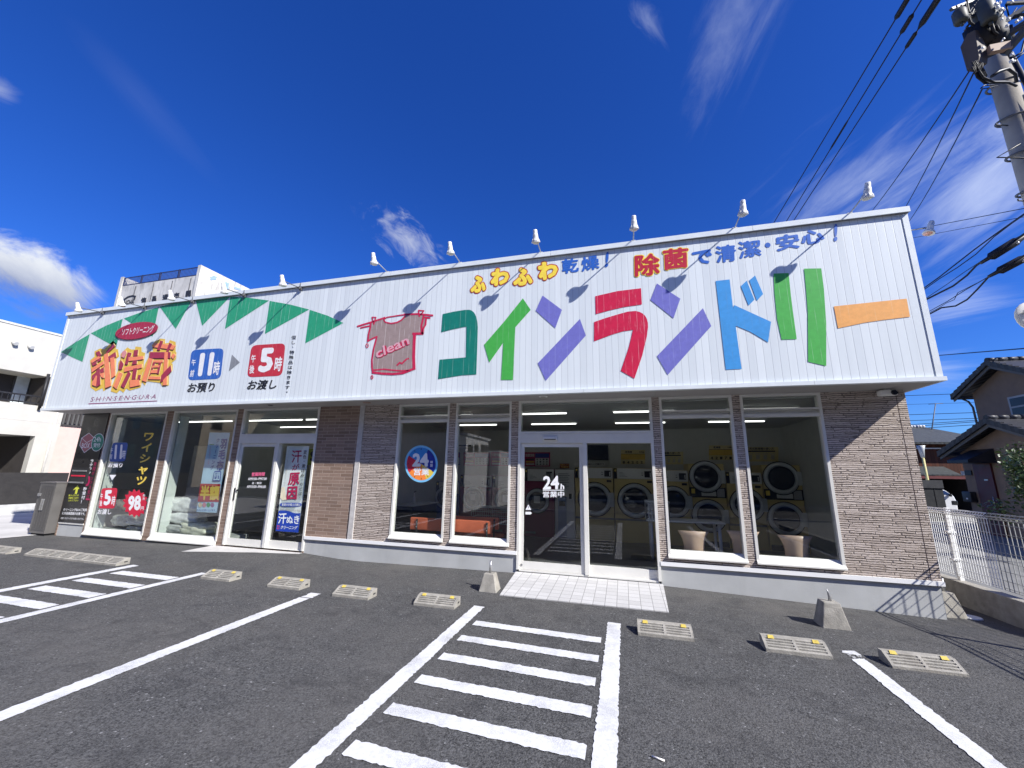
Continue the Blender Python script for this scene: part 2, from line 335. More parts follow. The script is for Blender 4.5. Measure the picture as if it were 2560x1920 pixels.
def m_wood(name, c1, c2, w=.12):
    t = NT(name); p = t.xyz(); x = t.math('DIVIDE', t.math('ADD', p[0], p[1]), w); idx = t.math('FLOOR', x); wv = t.n('ShaderNodeTexWhiteNoise', noise_dimensions='1D'); t.l(idx, wv.inputs['W'])
    g = t.noise(1, 5, .6, t.comb(t.math('MULTIPLY', t.math('ADD', p[0], p[1]), 30), t.math('MULTIPLY', p[2], 1.5), 0)); c = t.mix(t.math('MULTIPLY', t.math('ADD', g, wv.outputs['Value']), .5), c1, c2)
    e = t.ramp(t.math('ABSOLUTE', t.math('SUBTRACT', t.math('FRACT', x), .5)), .44, .5); c = t.mix(e, c, (.01, .008, .007)); return t.fin(c, .75, 0, .2)
def m_leaf():
    t = NT('leaf_green'); oi = t.n('ShaderNodeTexNoise'); oi.inputs['Scale'].default_value = 9; t.l(t.pos, oi.inputs['Vector'])
    c = t.mix(t.ramp(oi.outputs['Fac'], .3, .7), (.02, .045, .012), (.075, .12, .03)); t.b.inputs['Subsurface Weight'].default_value = 0; return t.fin(c, .45, 0, .5)

WHITE_AL = pm('white_aluminium', (.66, .65, .605), .38, .05, 3)
FTRIM = pm('fascia_trim_white', (.69, .735, .75), .4, .04, 3)
GREY_AL = pm('grey_aluminium', (.52, .54, .56), .4, .05, 3)
CONC = pm('pale_concrete', (.46, .46, .45), .85, .14, 5, .35, 70)
OLDCONC = pm('worn_concrete', (.30, .285, .25), .9, .22, 9, .6, 60, streak=.3, streakcol=(.2, .17, .14))
DARKGAP = pm('dark_recess', (.03, .03, .03), .9, .1)
BLACKM = pm('black_metal', (.02, .02, .022), .5, .15)
STEEL = pm('galvanised_steel', (.42, .42, .42), .4, .12, 20, metal=.7)
YEL = pm('yellow_reflector', (.56, .43, .09), .35, .2, 30)
GLASS = m_glass(); ASPH = m_asphalt(); PAINT = m_paint(); STONE = m_stone(); FASC = m_fascia()
BRICK = m_tile('brown_brick_tile', .305, .0745, .005, (.20, .135, .10), (.31, .22, .17), (.42, .34, .28), .37)
PADT = m_tile('pale_pavement_tile', .1735, .1735, .0045, (.49, .485, .475), (.58, .575, .565), (.22, .215, .21), 0.0, .35, .6, True, .18)
PAD2 = pm('pale_ramp_concrete', (.49, .48, .46), .8, .1, 6, .3, 60)

# text: the letters of a string as flat vinyl or paint, mapped onto a quad of the sign
_tc = {}
def glyphs(s, bold=0.0, shear=0.0):
    key = (s, bold, shear)
    if key in _tc: return _tc[key]
    cu = bpy.data.curves.new('lettering', 'FONT'); cu.body = s; cu.shear = shear; cu.resolution_u = 2
    ob = bpy.data.objects.new('lettering', cu); me = bpy.data.meshes.new_from_object(ob)
    v = [(q.co.x, q.co.y) for q in me.vertices]; f = [tuple(p.vertices) for p in me.polygons]
    bpy.data.objects.remove(ob); bpy.data.curves.remove(cu); bpy.data.meshes.remove(me)
    _tc[key] = (v, f); return _tc[key]
def text(mb, s, z, quad, Y, m=0, bold=0.0, shear=0.0, face='y', box=None, _ring=None):
    """quad = BL, BR, TR, TL in the zoom z; box overrides the bounding box of the letters"""
    v, f = glyphs(s, 0.0, shear)
    if not v: return
    if bold > .004 and not _ring:
        x0, x1 = min(a for a, b in v), max(a for a, b in v); y0, y1 = min(b for a, b in v), max(b for a, b in v)
        if box is None: box = (x0-bold, x1+bold, y0-bold, y1+bold)
        n = 12 if bold > .05 else 8
        for k in range(n+1):
            r = 0 if k == n else bold
            text(mb, s, z, quad, Y-.00009*k*(1 if face == 'y' else -1), m, bold, shear, face, box, (r*cos(2*pi*k/n), r*sin(2*pi*k/n)))
        if bold > .05:
            for k in range(6): text(mb, s, z, quad, Y-.00009*(n+1+k)*(1 if face == 'y' else -1), m, bold, shear, face, box, (bold*.55*cos(pi*k/3), bold*.55*sin(pi*k/3)))
        return
    if _ring: v = [(a+_ring[0], b+_ring[1]) for a, b in v]
    xs = [a for a, b in v]; ys = [b for a, b in v]
    x0, x1, y0, y1 = box if box else (min(xs), max(xs), min(ys), max(ys))
    Q = [np.array(q, float) for q in quad]; out = []
    for a, b in v:
        u = (a-x0)/max(x1-x0, 1e-6); w = (b-y0)/max(y1-y0, 1e-6)
        p = (Q[0]*(1-u)+Q[1]*u)*(1-w)+(Q[3]*(1-u)+Q[2]*u)*w
        out.append(onY(z, p[0], p[1], Y) if face == 'y' else onX(z, p[0], p[1], Y))
    # keep the front side towards the street
    ff = []
    for q in f:
        n = np.cross(out[q[1]]-out[q[0]], out[q[2]]-out[q[0]]); ff.append(q if n[1 if face == 'y' else 0]*(1 if face == 'y' else -1) < 0 else q[::-1])
    mb.add(out, ff, m)
def vtext(mb, s, z, p0, p1, w, Y, m=0, bold=0.0, fill=.92):
    """a column of letters from the top middle p0 to the bottom middle p1, w wide, in the zoom z"""
    n = len(s); p0 = np.array(p0, float); p1 = np.array(p1, float); st = (p1-p0)/n
    for i, ch in enumerate(s):
        if ch == ' ': continue
        a = p0+st*(i+(1-fill)/2); b = p0+st*(i+1-(1-fill)/2); sp = (-.02, 1.02, -.14, .90)
        if ch in '。、': a = a+np.array((w*.35, -st[1]*.3)); b = b+np.array((w*.35, -st[1]*.3))
        if ch == 'ー':
            pm_ = (a+b)/2; fpoly(mb, z, [(a[0]-w*.07, a[1]+st[1]*.1), (a[0]+w*.07, a[1]+st[1]*.1), (b[0]+w*.07, b[1]-st[1]*.1), (b[0]-w*.07, b[1]-st[1]*.1)], Y, m); continue
        text(mb, ch, z, [(b[0]-w/2, b[1]), (b[0]+w/2, b[1]), (a[0]+w/2, a[1]), (a[0]-w/2, a[1])], Y, m, bold, box=sp)
def fpoly(mb, z, pts, Y, m=0, th=0.0):
    P = [onY(z, x, y, Y) for x, y in pts]
    ar = sum(P[i][0]*P[(i+1) % len(P)][2]-P[(i+1) % len(P)][0]*P[i][2] for i in range(len(P)))
    if ar < 0: P = P[::-1]
    if th: mb.plate(P, (0, th, 0), m)
    else: mb.add(P, [list(range(len(P)))], m)
def fstroke(mb, z, pts, w, Y, m=0):
    pts = [np.array(p, float) for p in pts]
    for i in range(len(pts)-1):
        d = pts[i+1]-pts[i]; d /= max(np.linalg.norm(d), 1e-6); n = np.array((-d[1], d[0]))*w/2; e = d*w*.3
        fpoly(mb, z, [pts[i]-n-e, pts[i+1]-n+e, pts[i+1]+n+e, pts[i]+n-e], Y-.0004*i, m)
def ellpts(c, a, b, n=28):
    c, a, b = map(lambda q: np.array(q, float), (c, a, b)); return [c+a*cos(2*pi*i/n)+b*sin(2*pi*i/n) for i in range(n)]
def bez(p0, p1, p2, n=6): return [tuple((1-t)**2*np.array(p0)+2*t*(1-t)*np.array(p1)+t*t*np.array(p2)) for t in [i/n for i in range(n+1)]]
def rrect(z_tl, z_tr, z_br, z_bl, r=.16, n=4):
    """rounded quad"""
    Q = [np.array(q, float) for q in (z_tl, z_tr, z_br, z_bl)]; out = []
    for i in range(4):
        p = Q[i]; a = Q[i-1]; b = Q[(i+1) % 4]; out += bez(p+(a-p)*r, p, p+(b-p)*r, n)
    return out

# ------------------------------------------------------------------ ground, forecourt, painted bays
_hx = [-60, -15, -12, -9.3, -7, -5.8, -2, .6, 4.5, 5.2, 9, 60]; _hz = [-.42, -.42, -.39, -.35, -.33, -.405, -.365, -.365, -.5, -.5, -.5, -.5]
def gh(x, y):
    hw = float(np.interp(x, _hx, _hz)); t = min(1, max(0, (y+1.5)/1.5)); t = t*t*(3-2*t); return -.4+(hw+.4)*t
def sheet(mb, xs, ys, dz=0.0, m=0):
    vs = [(x, y, gh(x, y)+dz) for y in ys for x in xs]; n = len(xs)
    mb.add(vs, [(j*n+i, j*n+i+1, (j+1)*n+i+1, (j+1)*n+i) for j in range(len(ys)-1) for i in range(n-1)], m, True)
mb = MB(); xs = [-600, -250, -100, -60, -40, -30, -24]+list(np.arange(-20, 8.01, .5))+[10, 14, 20, 30, 60, 120, 300, 600]
ys = [-600, -250, -100, -50, -30, -20, -14]+list(np.arange(-10, 1.01, .25))+[3, 6, 10, 16, 25, 40, 60, 120, 300, 600]
sheet(mb, xs, ys); parking_lot = mb.build('ground', ASPH, kind='structure')

def line(name, pts, nseg=None, jit=.0045):
    """painted line between four ground corners (x, y): near-left, far-left, far-right, near-right"""
    a, b, c, d = [np.array(p, float) for p in pts]; L = max(np.linalg.norm(b-a), np.linalg.norm(c-d)); n = nseg or max(4, int(L/.028)); vs = []
    wv = np.linalg.norm(d-a)
    for i in range(n+1):
        t = i/n; p = a+(b-a)*t; q = d+(c-d)*t; e = (q-p)/max(wv, 1e-6)
        p = p+e*random.gauss(0, jit); q = q+e*random.gauss(0, jit); r = (p+q)/2
        for k in (p, r, q): vs.append((k[0], k[1], gh(k[0], k[1])+.006))
    mb = MB(); fs = []
    for i in range(n):
        for j in range(2): fs.append((3*i+j, 3*i+j+1, 3*i+4+j, 3*i+3+j))
    n0 = np.cross(np.array(vs[1])-np.array(vs[0]), np.array(vs[4])-np.array(vs[0]))[2]
    mb.add(vs, fs if n0 > 0 else [f[::-1] for f in fs]); return mb.build(name, PAINT, parking_lot)
# access hatch in front of the laundry entrance
line('bay_line', [(-2.17, -9.5), (-2.175, -1.96), (-2.015, -1.97), (-2.0, -9.5)])
line('bay_line', [(-.30, -9.5), (-.277, -2.02), (-.112, -2.03), (-.13, -9.5)])
for k in range(12):
    y = -2.60-.503*k
    line('hatch_bar', [(-1.935, y+.08), (-.33, y+.02), (-.33, y-.145), (-1.935, y-.08)])
line('bay_line', [(2.26, -9.5), (2.30, -2.32), (2.445, -2.27), (2.42, -9.5)])
line('bay_line', [(2.305, -2.17), (2.309, -2.10), (2.447, -2.06), (2.45, -2.19)], jit=.01)
for k in range(16):
    x = 2.31+random.random()*.12; y = -2.18-random.random()*.11; q = random.uniform(.008, .022); line('paint_flake', [(x, y), (x+.004, y+q), (x+q*1.3, y+q*.8), (x+q, y-.004)], 4, .002)
line('bay_line', [(-4.75, -9.5), (-4.80, -2.45), (-4.62, -2.45), (-4.575, -9.5)])
line('bay_line', [(-4.80, -2.43), (-4.80, -2.2), (-4.62, -2.2), (-4.62, -2.42)], jit=.012)
line('bay_line', [(-7.52, -9.5), (-7.56, -1.82), (-7.40, -1.82), (-7.30, -9.5)])
line('bay_line', [(-9.2, -9.5), (-9.35, -1.79), (-9.15, -1.82), (-9.03, -9.5)])
for k in range(8):
    y = -2.25-.525*k; line('hatch_bar', [(-8.98, y+.06), (-7.6, y+.06), (-7.6, y-.15), (-8.98, y-.15)])
line('bay_line', [(-13.3, -9.5), (-13.3, -2.0), (-13.14, -2.0), (-13.14, -9.5)])
line('bay_line', [(4.95, -9.5), (4.95, -2.3), (5.08, -2.3), (5.08, -9.5)])

# tiled and plain aprons in front of the two doors
def apron(name, x0, x1, xf0, xf1, y0, y1, z0, z1, mat):
    mb = MB(); n = 14; vs = []
    for j in range(9):
        t = j/8; xa = x0+(xf0-x0)*t; xb = x1+(xf1-x1)*t; y = y0+(y1-y0)*t; z = z0+(z1-z0)*t
        for i in range(n+1): vs.append((xa+(xb-xa)*i/n, y, z))
    N = n+1; mb.add(vs, [(j*N+i, (j+1)*N+i, (j+1)*N+i+1, j*N+i+1) for j in range(8) for i in range(n)])
    b = [vs[8*N], vs[8*N+n], vs[n], vs[0]]; mb.hexa([(p[0], p[1], -.6) for p in b], [(p[0], p[1], p[2]-.004) for p in b]); return mb.build(name, mat, kind='structure')
apron('tiled_pavement', -2.06, .59, -1.97, .545, -.012, -1.36, -.335, -.386, PADT)
apron('concrete_pavement', -9.55, -6.98, -9.72, -7.0, -.012, -.62, -.325, -.372, PAD2)
# neighbour's pale yard and the street behind the camera
mb = MB(); sheet(mb, [-45, -30, -24, -20, -17.6, -15.62], [-14, -9, -6, -3, -1.0, -.3, .5, 3, 8, 16], .012)
mb.build('yard_ground', pm('pale_yard_concrete', (.50, .49, .47), .9, .14, 1.2, .3, 40), kind='structure')
mb = MB(); mb.box(-300, 300, -23, -13.6, -.5, -.388); mb.build('street', pm('street_asphalt', (.07, .07, .072), .85, .2, 3, .4, 120), kind='structure')
mb = MB()
for y in (-14.2, -22.4): mb.box(-300, 300, y-.08, y+.08, -.384, -.381)
for i in range(-30, 30): mb.box(i*10, i*10+5, -18.4, -18.26, -.384, -.381)
mb.build('street_marking', PAINT, kind='structure')
mb = MB(); mb.box(-300, 300, -13.6, -13.4, -.5, -.30); mb.box(-300, 300, -23.3, -23, -.5, -.27); mb.build('kerb', CONC, kind='structure')

# ------------------------------------------------------------------ laundry building
B0 = (-5.3, 2.5, -.4)
bld = thing('laundry_building', 'long low laundry shop with white signboard fascia and brown brick front', 'building', B0)
ZS, ZT, XL, XR, YF = 2.969, 5.887, -15.74, 4.67, -.68
def wallbox(mb, x0, x1, z0, z1, y0=0.0, y1=.14): mb.box(x0, x1, y0, y1, z0, z1)
SB = .03   # stone cladding: pieces butt round the openings
mb = MB()
for x0, x1 in ((-5.736, -4.845), (-3.605, -3.451), (-2.205, -2.05)): wallbox(mb, x0, x1, SB, ZS)
for x0, x1 in ((-4.845, -3.605), (-3.451, -2.205)): wallbox(mb, x0, x1, SB, .1)
mb.build('stone_wall', STONE, bld)
mb = MB()
for x0, x1 in ((.569, .704), (1.957, 2.089), (3.349, 4.556)): wallbox(mb, x0, x1, SB, ZS)
for x0, x1 in ((.704, 1.957), (2.089, 3.349)): wallbox(mb, x0, x1, SB, .1)
mb.box(4.416, 4.556, .14, 8.2, SB, ZS); mb.build('stone_wall', STONE, bld)
mb = MB(); mb.box(4.425, 4.433, -.002, .001, SB, ZS); mb.build('joint_strip', pm('dark_joint', (.06, .04, .04), .9), bld)
for x0, x1, z0 in ((-6.976, -5.857, SB), (-9.489, -9.293, -.35), (-11.936, -11.69, -.35), (-14.19, -14.116, -.35), (-15.25, -15.2, -.42)): mb = MB(); wallbox(mb, x0, x1, z0, ZS); mb.build('brick_wall' if x0 > -7 else 'brick_pillar', BRICK, bld)
mb = MB(); wallbox(mb, -9.293, -6.976, -.36, -.295); mb.build('door_step', BRICK, bld)
mb = MB(); mb.box(-5.857, -5.736, -.022, .14, SB, ZS); mb.build('joint_pilaster', pm('grey_joint_render', (.5, .48, .46), .8, .12, 12, .4, 60), bld)
PL = pm('plinth_render', (.42, .43, .425), .8, .1, 1.4, .15, 60, streak=.3, streakcol=(.3, .3, .29))
mb = MB()
for x0, x1 in ((-6.976, -2.05), (.569, 4.54)): mb.box(x0, x1, .014, .14, -.75, -.04)
mb.box(4.42, 4.54, .14, 8.2, -.75, -.04); mb.box(-15.2, -14.19, .01, .14, -.75, -.10)
for x0, x1 in ((-14.19, -9.293), (-9.293, -6.976)): mb.box(x0, x1, .03, .14, -.75, -.355)
mb.box(-2.05, .569, .03, .14, -.75, -.33); mb.build('plinth', PL, bld)
for x0, x1 in ((-6.976, -2.05), (.569, 4.575)): mb = MB(); mb.box(x0, x1, -.030, .139, -.035, SB); mb.build('base_flashing', pm('white_flashing', (.82, .82, .81), .4, .03), bld)
mb = MB(); mb.box(-15.2, -14.19, -.012, .139, -.10, -.055); mb.build('base_flashing', WHITE_AL, bld)
# shell
mb = MB(); mb.box(-15.25, -15.11, .14, 8.2, -.5, ZS); mb.box(-15.25, 4.55, 8.06, 8.2, -.5, ZS)
mb.build('side_wall', pm('plain_render', (.6, .58, .55), .8, .1), bld)
mb = MB(); mb.box(-15.7, 4.64, -.5, 8.4, 5.4, 5.52); mb.box(-15.25, 4.55, 8.0, 8.2, ZS+.01, 5.4); mb.build('roof', pm('grey_roof_sheet', (.35, .36, .37), .5, .1), bld)
IWALL = pm('interior_white_wall', (.50, .50, .46), .8, .06)
mb = MB(); mb.box(-5.86, -5.76, .14, 5.0, -.28, 2.9); mb.box(-15.1, 4.41, 5.0, 5.08, -.28, 2.9); mb.box(4.36, 4.41, .145, 5.0, -.28, 2.9); mb.box(-15.105, -15.06, .145, 5.0, -.28, 2.9)
mb.box(-11.2, -11.12, 1.6, 5.0, -.28, 2.9); mb.build('partition', IWALL, bld)
mb = MB(); mb.box(-15.1, 4.41, .145, 5.0, 2.9, 2.96); mb.build('ceiling', pm('interior_ceiling', (.5, .5, .48), .8, .05), bld)
mb = MB(); mb.box(-5.76, 4.41, .145, 5.0, -.45, -.28); mb.box(-15.1, -5.86, .145, 5.0, -.45, -.282)
mb.build('floor', pm('interior_floor', (.09, .09, .088), .35, .1, 2), bld)

# fascia: cladding box with the signwriting as sub-parts
mb = MB(); mb.box(XL, XR, YF, YF+.1, 3.03, 5.80); mb.box(XR-.1, XR, YF+.1, 8.4, 3.03, 5.80); mb.box(XL, XL+.1, YF+.1, 8.4, 3.03, 5.80); mb.box(XL+.1, XR-.1, 8.3, 8.4, 3.03, 5.8)
fascia = mb.build('fascia', FASC, bld)
for a, b in ((XR-.075, XR+.008), (XL-.008, XL+.075)): mb = MB(); mb.box(a, b, YF-.010, YF-.001, 3.035, 5.795); mb.build('corner_trim', FTRIM, fascia)
mb = MB(); joints = [-12.2, -8.55, -4.9, -1.25, 2.4]
e = [XL-.03]+joints+[XR+.03]
for i in range(len(e)-1):
    a, b = e[i]+.003, e[i+1]-.003; mb.box(a, b, YF-.055, YF+.14, 5.862, 5.90); mb.box(a, b, YF-.055, YF-.035, 5.803, 5.862)
mb.box(XR-.0, XR+.03, YF+.14, 8.43, 5.803, 5.9); mb.box(XL-.03, XL, YF+.14, 8.43, 5.803, 5.9)
mb.build('coping', FTRIM, bld)
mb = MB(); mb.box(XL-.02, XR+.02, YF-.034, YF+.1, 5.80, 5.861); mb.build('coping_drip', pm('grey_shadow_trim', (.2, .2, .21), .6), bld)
mb = MB(); e = [XL-.03]+[j+.6 for j in joints]+[XR+.03]
for i in range(len(e)-1): mb.box(e[i]+.002, e[i+1]-.002, YF-.04, YF+.06, ZS-.004, 3.03)
mb.box(XR, XR+.03, YF+.06, 8.4, ZS-.004, 3.03); mb.build('fascia_trim', FTRIM, bld)
mb = MB(); xs_ = np.arange(XL-.02, XR+.02, 1.82)
for i, x in enumerate(xs_): mb.box(x+.003, min(x+1.817, XR+.015), YF+.06, .0, ZS, ZS+.02)
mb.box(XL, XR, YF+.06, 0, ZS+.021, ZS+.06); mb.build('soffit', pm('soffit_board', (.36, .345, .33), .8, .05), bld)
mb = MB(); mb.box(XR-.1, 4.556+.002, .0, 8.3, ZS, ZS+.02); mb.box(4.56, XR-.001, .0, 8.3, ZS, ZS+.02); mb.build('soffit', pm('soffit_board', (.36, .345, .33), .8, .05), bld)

GRN = m_sign('bunting_green', '2f9a72', 0, (.6, .75, .68), .75)
mb = MB(); Y0 = YF-.004
fl = [[(525, 830), (640, 752), (775, 675), (712, 915)], [(785, 668), (920, 600), (1060, 543), (1003, 790)], [(1070, 540), (1220, 486), (1372, 442), (1318, 695)], [(1380, 437), (1520, 404), (1660, 380), (1518, 630)], [(1690, 375), (1840, 358), (1988, 352), (1747, 603)]]
for q in fl: fpoly(mb, '1', q, Y0)
for q in [[(332, 350), (500, 362), (665, 385), (285, 630)], [(672, 388), (850, 420), (1012, 462), (630, 673)], [(1018, 465), (1170, 515), (1308, 578), (978, 755)]]: fpoly(mb, '2', q, Y0)
mb.build('bunting', GRN, fascia)

# shop logo
YO = m_sign('logo_yellow', 'e3bd4c', 0, (.8, .75, .55), .2); OR = m_sign('logo_orange', 'f28a62', 0, sf=.1); MA = m_sign('logo_maroon', 'a3304c', 0, sf=.1); DK = m_sign('logo_dark', '4a1722', 0, sf=.05); CR = m_sign('logo_cream', 'f7dc96', 0, sf=.1)
mb = MB()
for q in ([(75, 760), (160, 690), (160, 590), (270, 535), (340, 555), (510, 390), (575, 450), (560, 545), (600, 550), (625, 690), (570, 730), (560, 1060), (490, 1110), (480, 1240), (330, 1345), (310, 1285), (180, 1345), (80, 1265), (95, 1010)],
          [(600, 950), (610, 800), (650, 740), (650, 640), (780, 515), (850, 555), (925, 555), (930, 500), (1045, 510), (1050, 600), (1115, 620), (1090, 800), (1085, 940), (1060, 1020), (1060, 1130), (1030, 1270), (820, 1330), (760, 1290), (705, 1370), (640, 1320), (580, 1380), (465, 1345), (490, 1240), (560, 1060)],
          [(1040, 1150), (1110, 830), (1180, 700), (1190, 600), (1270, 590), (1240, 480), (1290, 410), (1400, 350), (1490, 360), (1490, 440), (1560, 430), (1580, 375), (1690, 415), (1690, 600), (1705, 610), (1695, 740), (1610, 810), (1635, 830), (1630, 950), (1560, 1010), (1560, 1230), (1440, 1255), (1400, 1185), (1140, 1150), (1115, 1235)]):
    fpoly(mb, 'L', q, Y0-.002*len(mb.f), 0)
mb_y = mb
ST = """m 180 610 250 580 290 660 230 700;o 95 770 230 680 290 700 105 815;m 105 820 205 775 200 830 125 865;m 215 745 290 700 280 760 215 790;o 105 910 330 770 335 830 105 990;m 190 960 260 890 270 1215 195 1265;m 265 930 335 885 340 975 270 1000;m 110 1050 190 980 190 1060 115 1130;o 115 1170 190 1040 210 1060 190 1250 115 1225;o 260 1010 340 985 335 1100 280 1070;m 380 590 510 440 550 490 385 640;o 340 650 415 620 470 1240 360 1285;m 420 690 555 600 570 690 430 780;o 455 720 535 690 550 1050 475 1100;p 680 600 740 570 765 620 720 715 665 690;m 625 830 655 750 710 830 670 930 610 930;m 785 610 860 620 780 840 730 835;m 905 570 985 560 970 670 890 680;m 885 770 965 750 955 830 860 840;o 800 700 1080 680 1075 740 800 775;o 730 890 1055 830 1050 900 715 980;m 890 915 965 905 930 1110 860 1115;o 620 980 690 1010 575 1305 510 1250;m 800 955 845 1010 715 1285 655 1245;o 820 1130 1000 1120 1015 1230 825 1270;m 985 1035 1035 1035 1020 1120 965 1130;o 1275 430 1690 480 1640 560 1255 510;m 1400 385 1455 400 1390 570 1335 570;m 1570 430 1625 450 1550 600 1510 590;m 1205 605 1595 605 1590 720 1185 720;o 1185 715 1260 730 1130 1170 1055 1140;o 1270 760 1450 755 1445 800 1260 805;m 1260 800 1310 790 1230 1000 1190 1060;m 1370 800 1420 800 1370 1015 1335 1010;o 1250 860 1390 850 1380 890 1240 900;o 1225 945 1350 935 1340 1000 1210 1000;o 1180 1060 1400 1070 1395 1120 1165 1115;o 1480 600 1545 600 1520 1225 1445 1230;o 1600 690 1640 630 1690 660 1640 740;m 1595 850 1610 960 1420 1170 1400 1160 1420 1040"""
MI = {'o': 1, 'm': 2, 'p': 5}
mats_logo = [YO, OR, MA, DK, CR, m_sign('logo_pink', 'd98f8f', 0, sf=.1)]
strk = [(a.split()[0], [float(x) for x in a.split()[1:]]) for a in ST.split(';')]
for i, (c_, q) in enumerate(strk):
    P_ = list(zip(q[0::2], q[1::2]))
    fpoly(mb, 'L', [(x+17, y-3) for x, y in P_], Y0-.010, 4); fpoly(mb, 'L', [(x-2, y+17) for x, y in P_], Y0-.0105, 3)
for i, (c_, q) in enumerate(strk): fpoly(mb, 'L', list(zip(q[0::2], q[1::2])), Y0-.0115-.0001*i, MI[c_])
mb.build('shop_logo', mats_logo, fascia)
mb = MB(); OV = m_sign('oval_red', 'a82a45', 0, sf=.15); WT = m_sign('sign_white', (.8, .8, .8), 0, sf=.05); MG = m_sign('sign_mauve', '8e3f6c', 0, sf=.2)
fpoly(mb, 'L', [(x-4, y+12) for x, y in ellpts((955, 200), (403, -68), (12, 150))], Y0-.0165, 3); fpoly(mb, 'L', ellpts((955, 200), (403, -68), (12, 150)), Y0-.018, 0)
text(mb, 'ソフトクリーニング', 'L', [(672, 292), (1250, 235), (1300, 88), (690, 165)], Y0-.0195, 1, .012)
mb.build('oval_badge', [OV, WT, MG, DK], fascia); mb = MB()
text(mb, 'S·H·I·N·S·E·N·G·U·R·A', 'L', [(80, 1540), (1310, 1480), (1335, 1398), (98, 1455)], Y0, 2, -.004, .12)
fpoly(mb, 'L', [(45, 1572), (1340, 1519), (1340, 1533), (45, 1588)], Y0, 2)
mb.build('shop_name', [OV, WT, MG, DK], fascia)

# hours panel
BLU = m_sign('sign_blue', '2f62b4', 0, (.6, .68, .8), .6); RED = m_sign('sign_red', 'bf3241', 0, (.7, .55, .55), .3); BLK = m_sign('sign_black', '1d2026', 0, (.5, .5, .52), .4); GRY = m_sign('sign_grey', '83878c', 0)
mb = MB()
fpoly(mb, '1', rrect((1655, 812), (1935, 796), (1905, 1060), (1622, 1075)), Y0, 0)
text(mb, '午', '1', [(1652, 948), (1688, 946), (1694, 890), (1658, 894)], Y0-.002, 1, .02); text(mb, '前', '1', [(1637, 1044), (1670, 1042), (1684, 982), (1648, 985)], Y0-.002, 1, .02)
text(mb, '1', '1', [(1708, 1040), (1752, 1037), (1775, 836), (1722, 840)], Y0-.002, 1, .05, .06); text(mb, '1', '1', [(1790, 1035), (1832, 1032), (1856, 830), (1806, 834)], Y0-.002, 1, .05, .06)
text(mb, '時', '1', [(1838, 1032), (1890, 1028), (1905, 905), (1852, 910)], Y0-.002, 1, .025)
text(mb, 'お預り', '1', [(1614, 1183), (1850, 1174), (1862, 1092), (1628, 1100)], Y0, 2, .03, .1)
fpoly(mb, '2', [(345, 852), (413, 920), (318, 997)], Y0, 4)
fpoly(mb, '2', rrect((515, 772), (808, 753), (778, 1035), (475, 1048)), Y0, 3)
text(mb, '午', '2', [(506, 922), (545, 920), (554, 850), (514, 854)], Y0-.002, 1, .02); text(mb, '後', '2', [(491, 1017), (535, 1014), (543, 940), (500, 944)], Y0-.002, 1, .02)
text(mb, '5', '2', [(568, 1008), (690, 1003), (718, 790), (594, 797)], Y0-.002, 1, .05); text(mb, '時', '2', [(706, 1000), (768, 995), (785, 868), (722, 873)], Y0-.002, 1, .025)
text(mb, 'お渡し', '2', [(471, 1160), (725, 1150), (742, 1064), (488, 1072)], Y0, 2, .03, .1)
vtext(mb, '但し、特殊品は除きます。', '2', (882, 682), (816, 1200), 44, Y0, 2, .012, .86)
mb.build('hours_panel', [BLU, WT, BLK, RED, GRY], fascia)

# shirt emblem (the washing-line shirt)
CRM = m_sign('emblem_crimson', 'c4284f', 0, sf=.2); SHI = m_sign('emblem_beige', '9b8985', 0, (.74, .68, .65), .9, .1); PNK = m_sign('emblem_pink', 'd7a3ad', 0, sf=.1)
mb = MB()
fpoly(mb, 'T', [(350, 510), (620, 400), (600, 460), (650, 510), (740, 530), (850, 510), (930, 460), (1000, 360), (1390, 345), (1400, 420), (1360, 560), (1310, 705), (1170, 705), (1165, 1380), (1000, 1440), (600, 1450), (390, 1440), (400, 1190), (455, 770), (310, 850)], Y0, 1)
Y1 = Y0-.003
for w_, pts in ((26, [(105, 572), (240, 530), (350, 497), (620, 408)]), (22, [(163, 602), (240, 582), (350, 560)]), (28, [(985, 348), (1250, 338), (1520, 366)]), (26, [(1350, 402), (1470, 410)]), (24, [(352, 510), (345, 590), (310, 730), (298, 860)]), (22, [(298, 850), (400, 795), (470, 765)]),
                (24, [(468, 765), (405, 1010), (376, 1200), (376, 1330), (392, 1450)]), (34, [(385, 1440), (560, 1462), (760, 1472), (960, 1452), (1180, 1365)]), (22, [(400, 1397), (600, 1380), (760, 1398), (940, 1412), (1060, 1400)]), (46, [(1170, 1370), (1162, 1150), (1170, 900), (1180, 720)]), (36, [(1150, 712), (1335, 706)]),
                (28, [(1318, 700), (1308, 560), (1350, 380)]), (28, [(1335, 710), (1340, 620), (1385, 540), (1398, 410)]), (22, [(600, 455), (630, 495), (740, 518), (850, 498), (930, 455), (1000, 380)]), (18, [(600, 440), (660, 400), (760, 385), (900, 362), (1000, 350)]),
                (18, [(378, 400), (450, 402), (410, 530), (378, 400)]), (18, [(1255, 270), (1355, 278), (1268, 385), (1255, 270)]), (24, [(850, 1305), (900, 1255), (940, 1275), (990, 1225), (1030, 1190)]), (24, [(1054, 1182), (1064, 1178)]),
                (12, ellpts((285, 935), (22, 0), (0, 38), 10)+[(307, 935)]), (12, ellpts((377, 1530), (18, 0), (0, 34), 10)+[(395, 1530)])): fstroke(mb, 'T', pts, w_*1.22, Y1, 0)
q = [(455, 1185), (1090, 900), (1040, 730), (430, 1005)]
text(mb, 'clean', 'T', [(x+8, y+12) for x, y in q], Y1-.003, 0, .075); text(mb, 'clean', 'T', q, Y1-.005, 2, .02)
mb.build('shirt_emblem', [CRM, SHI, PNK], fascia)

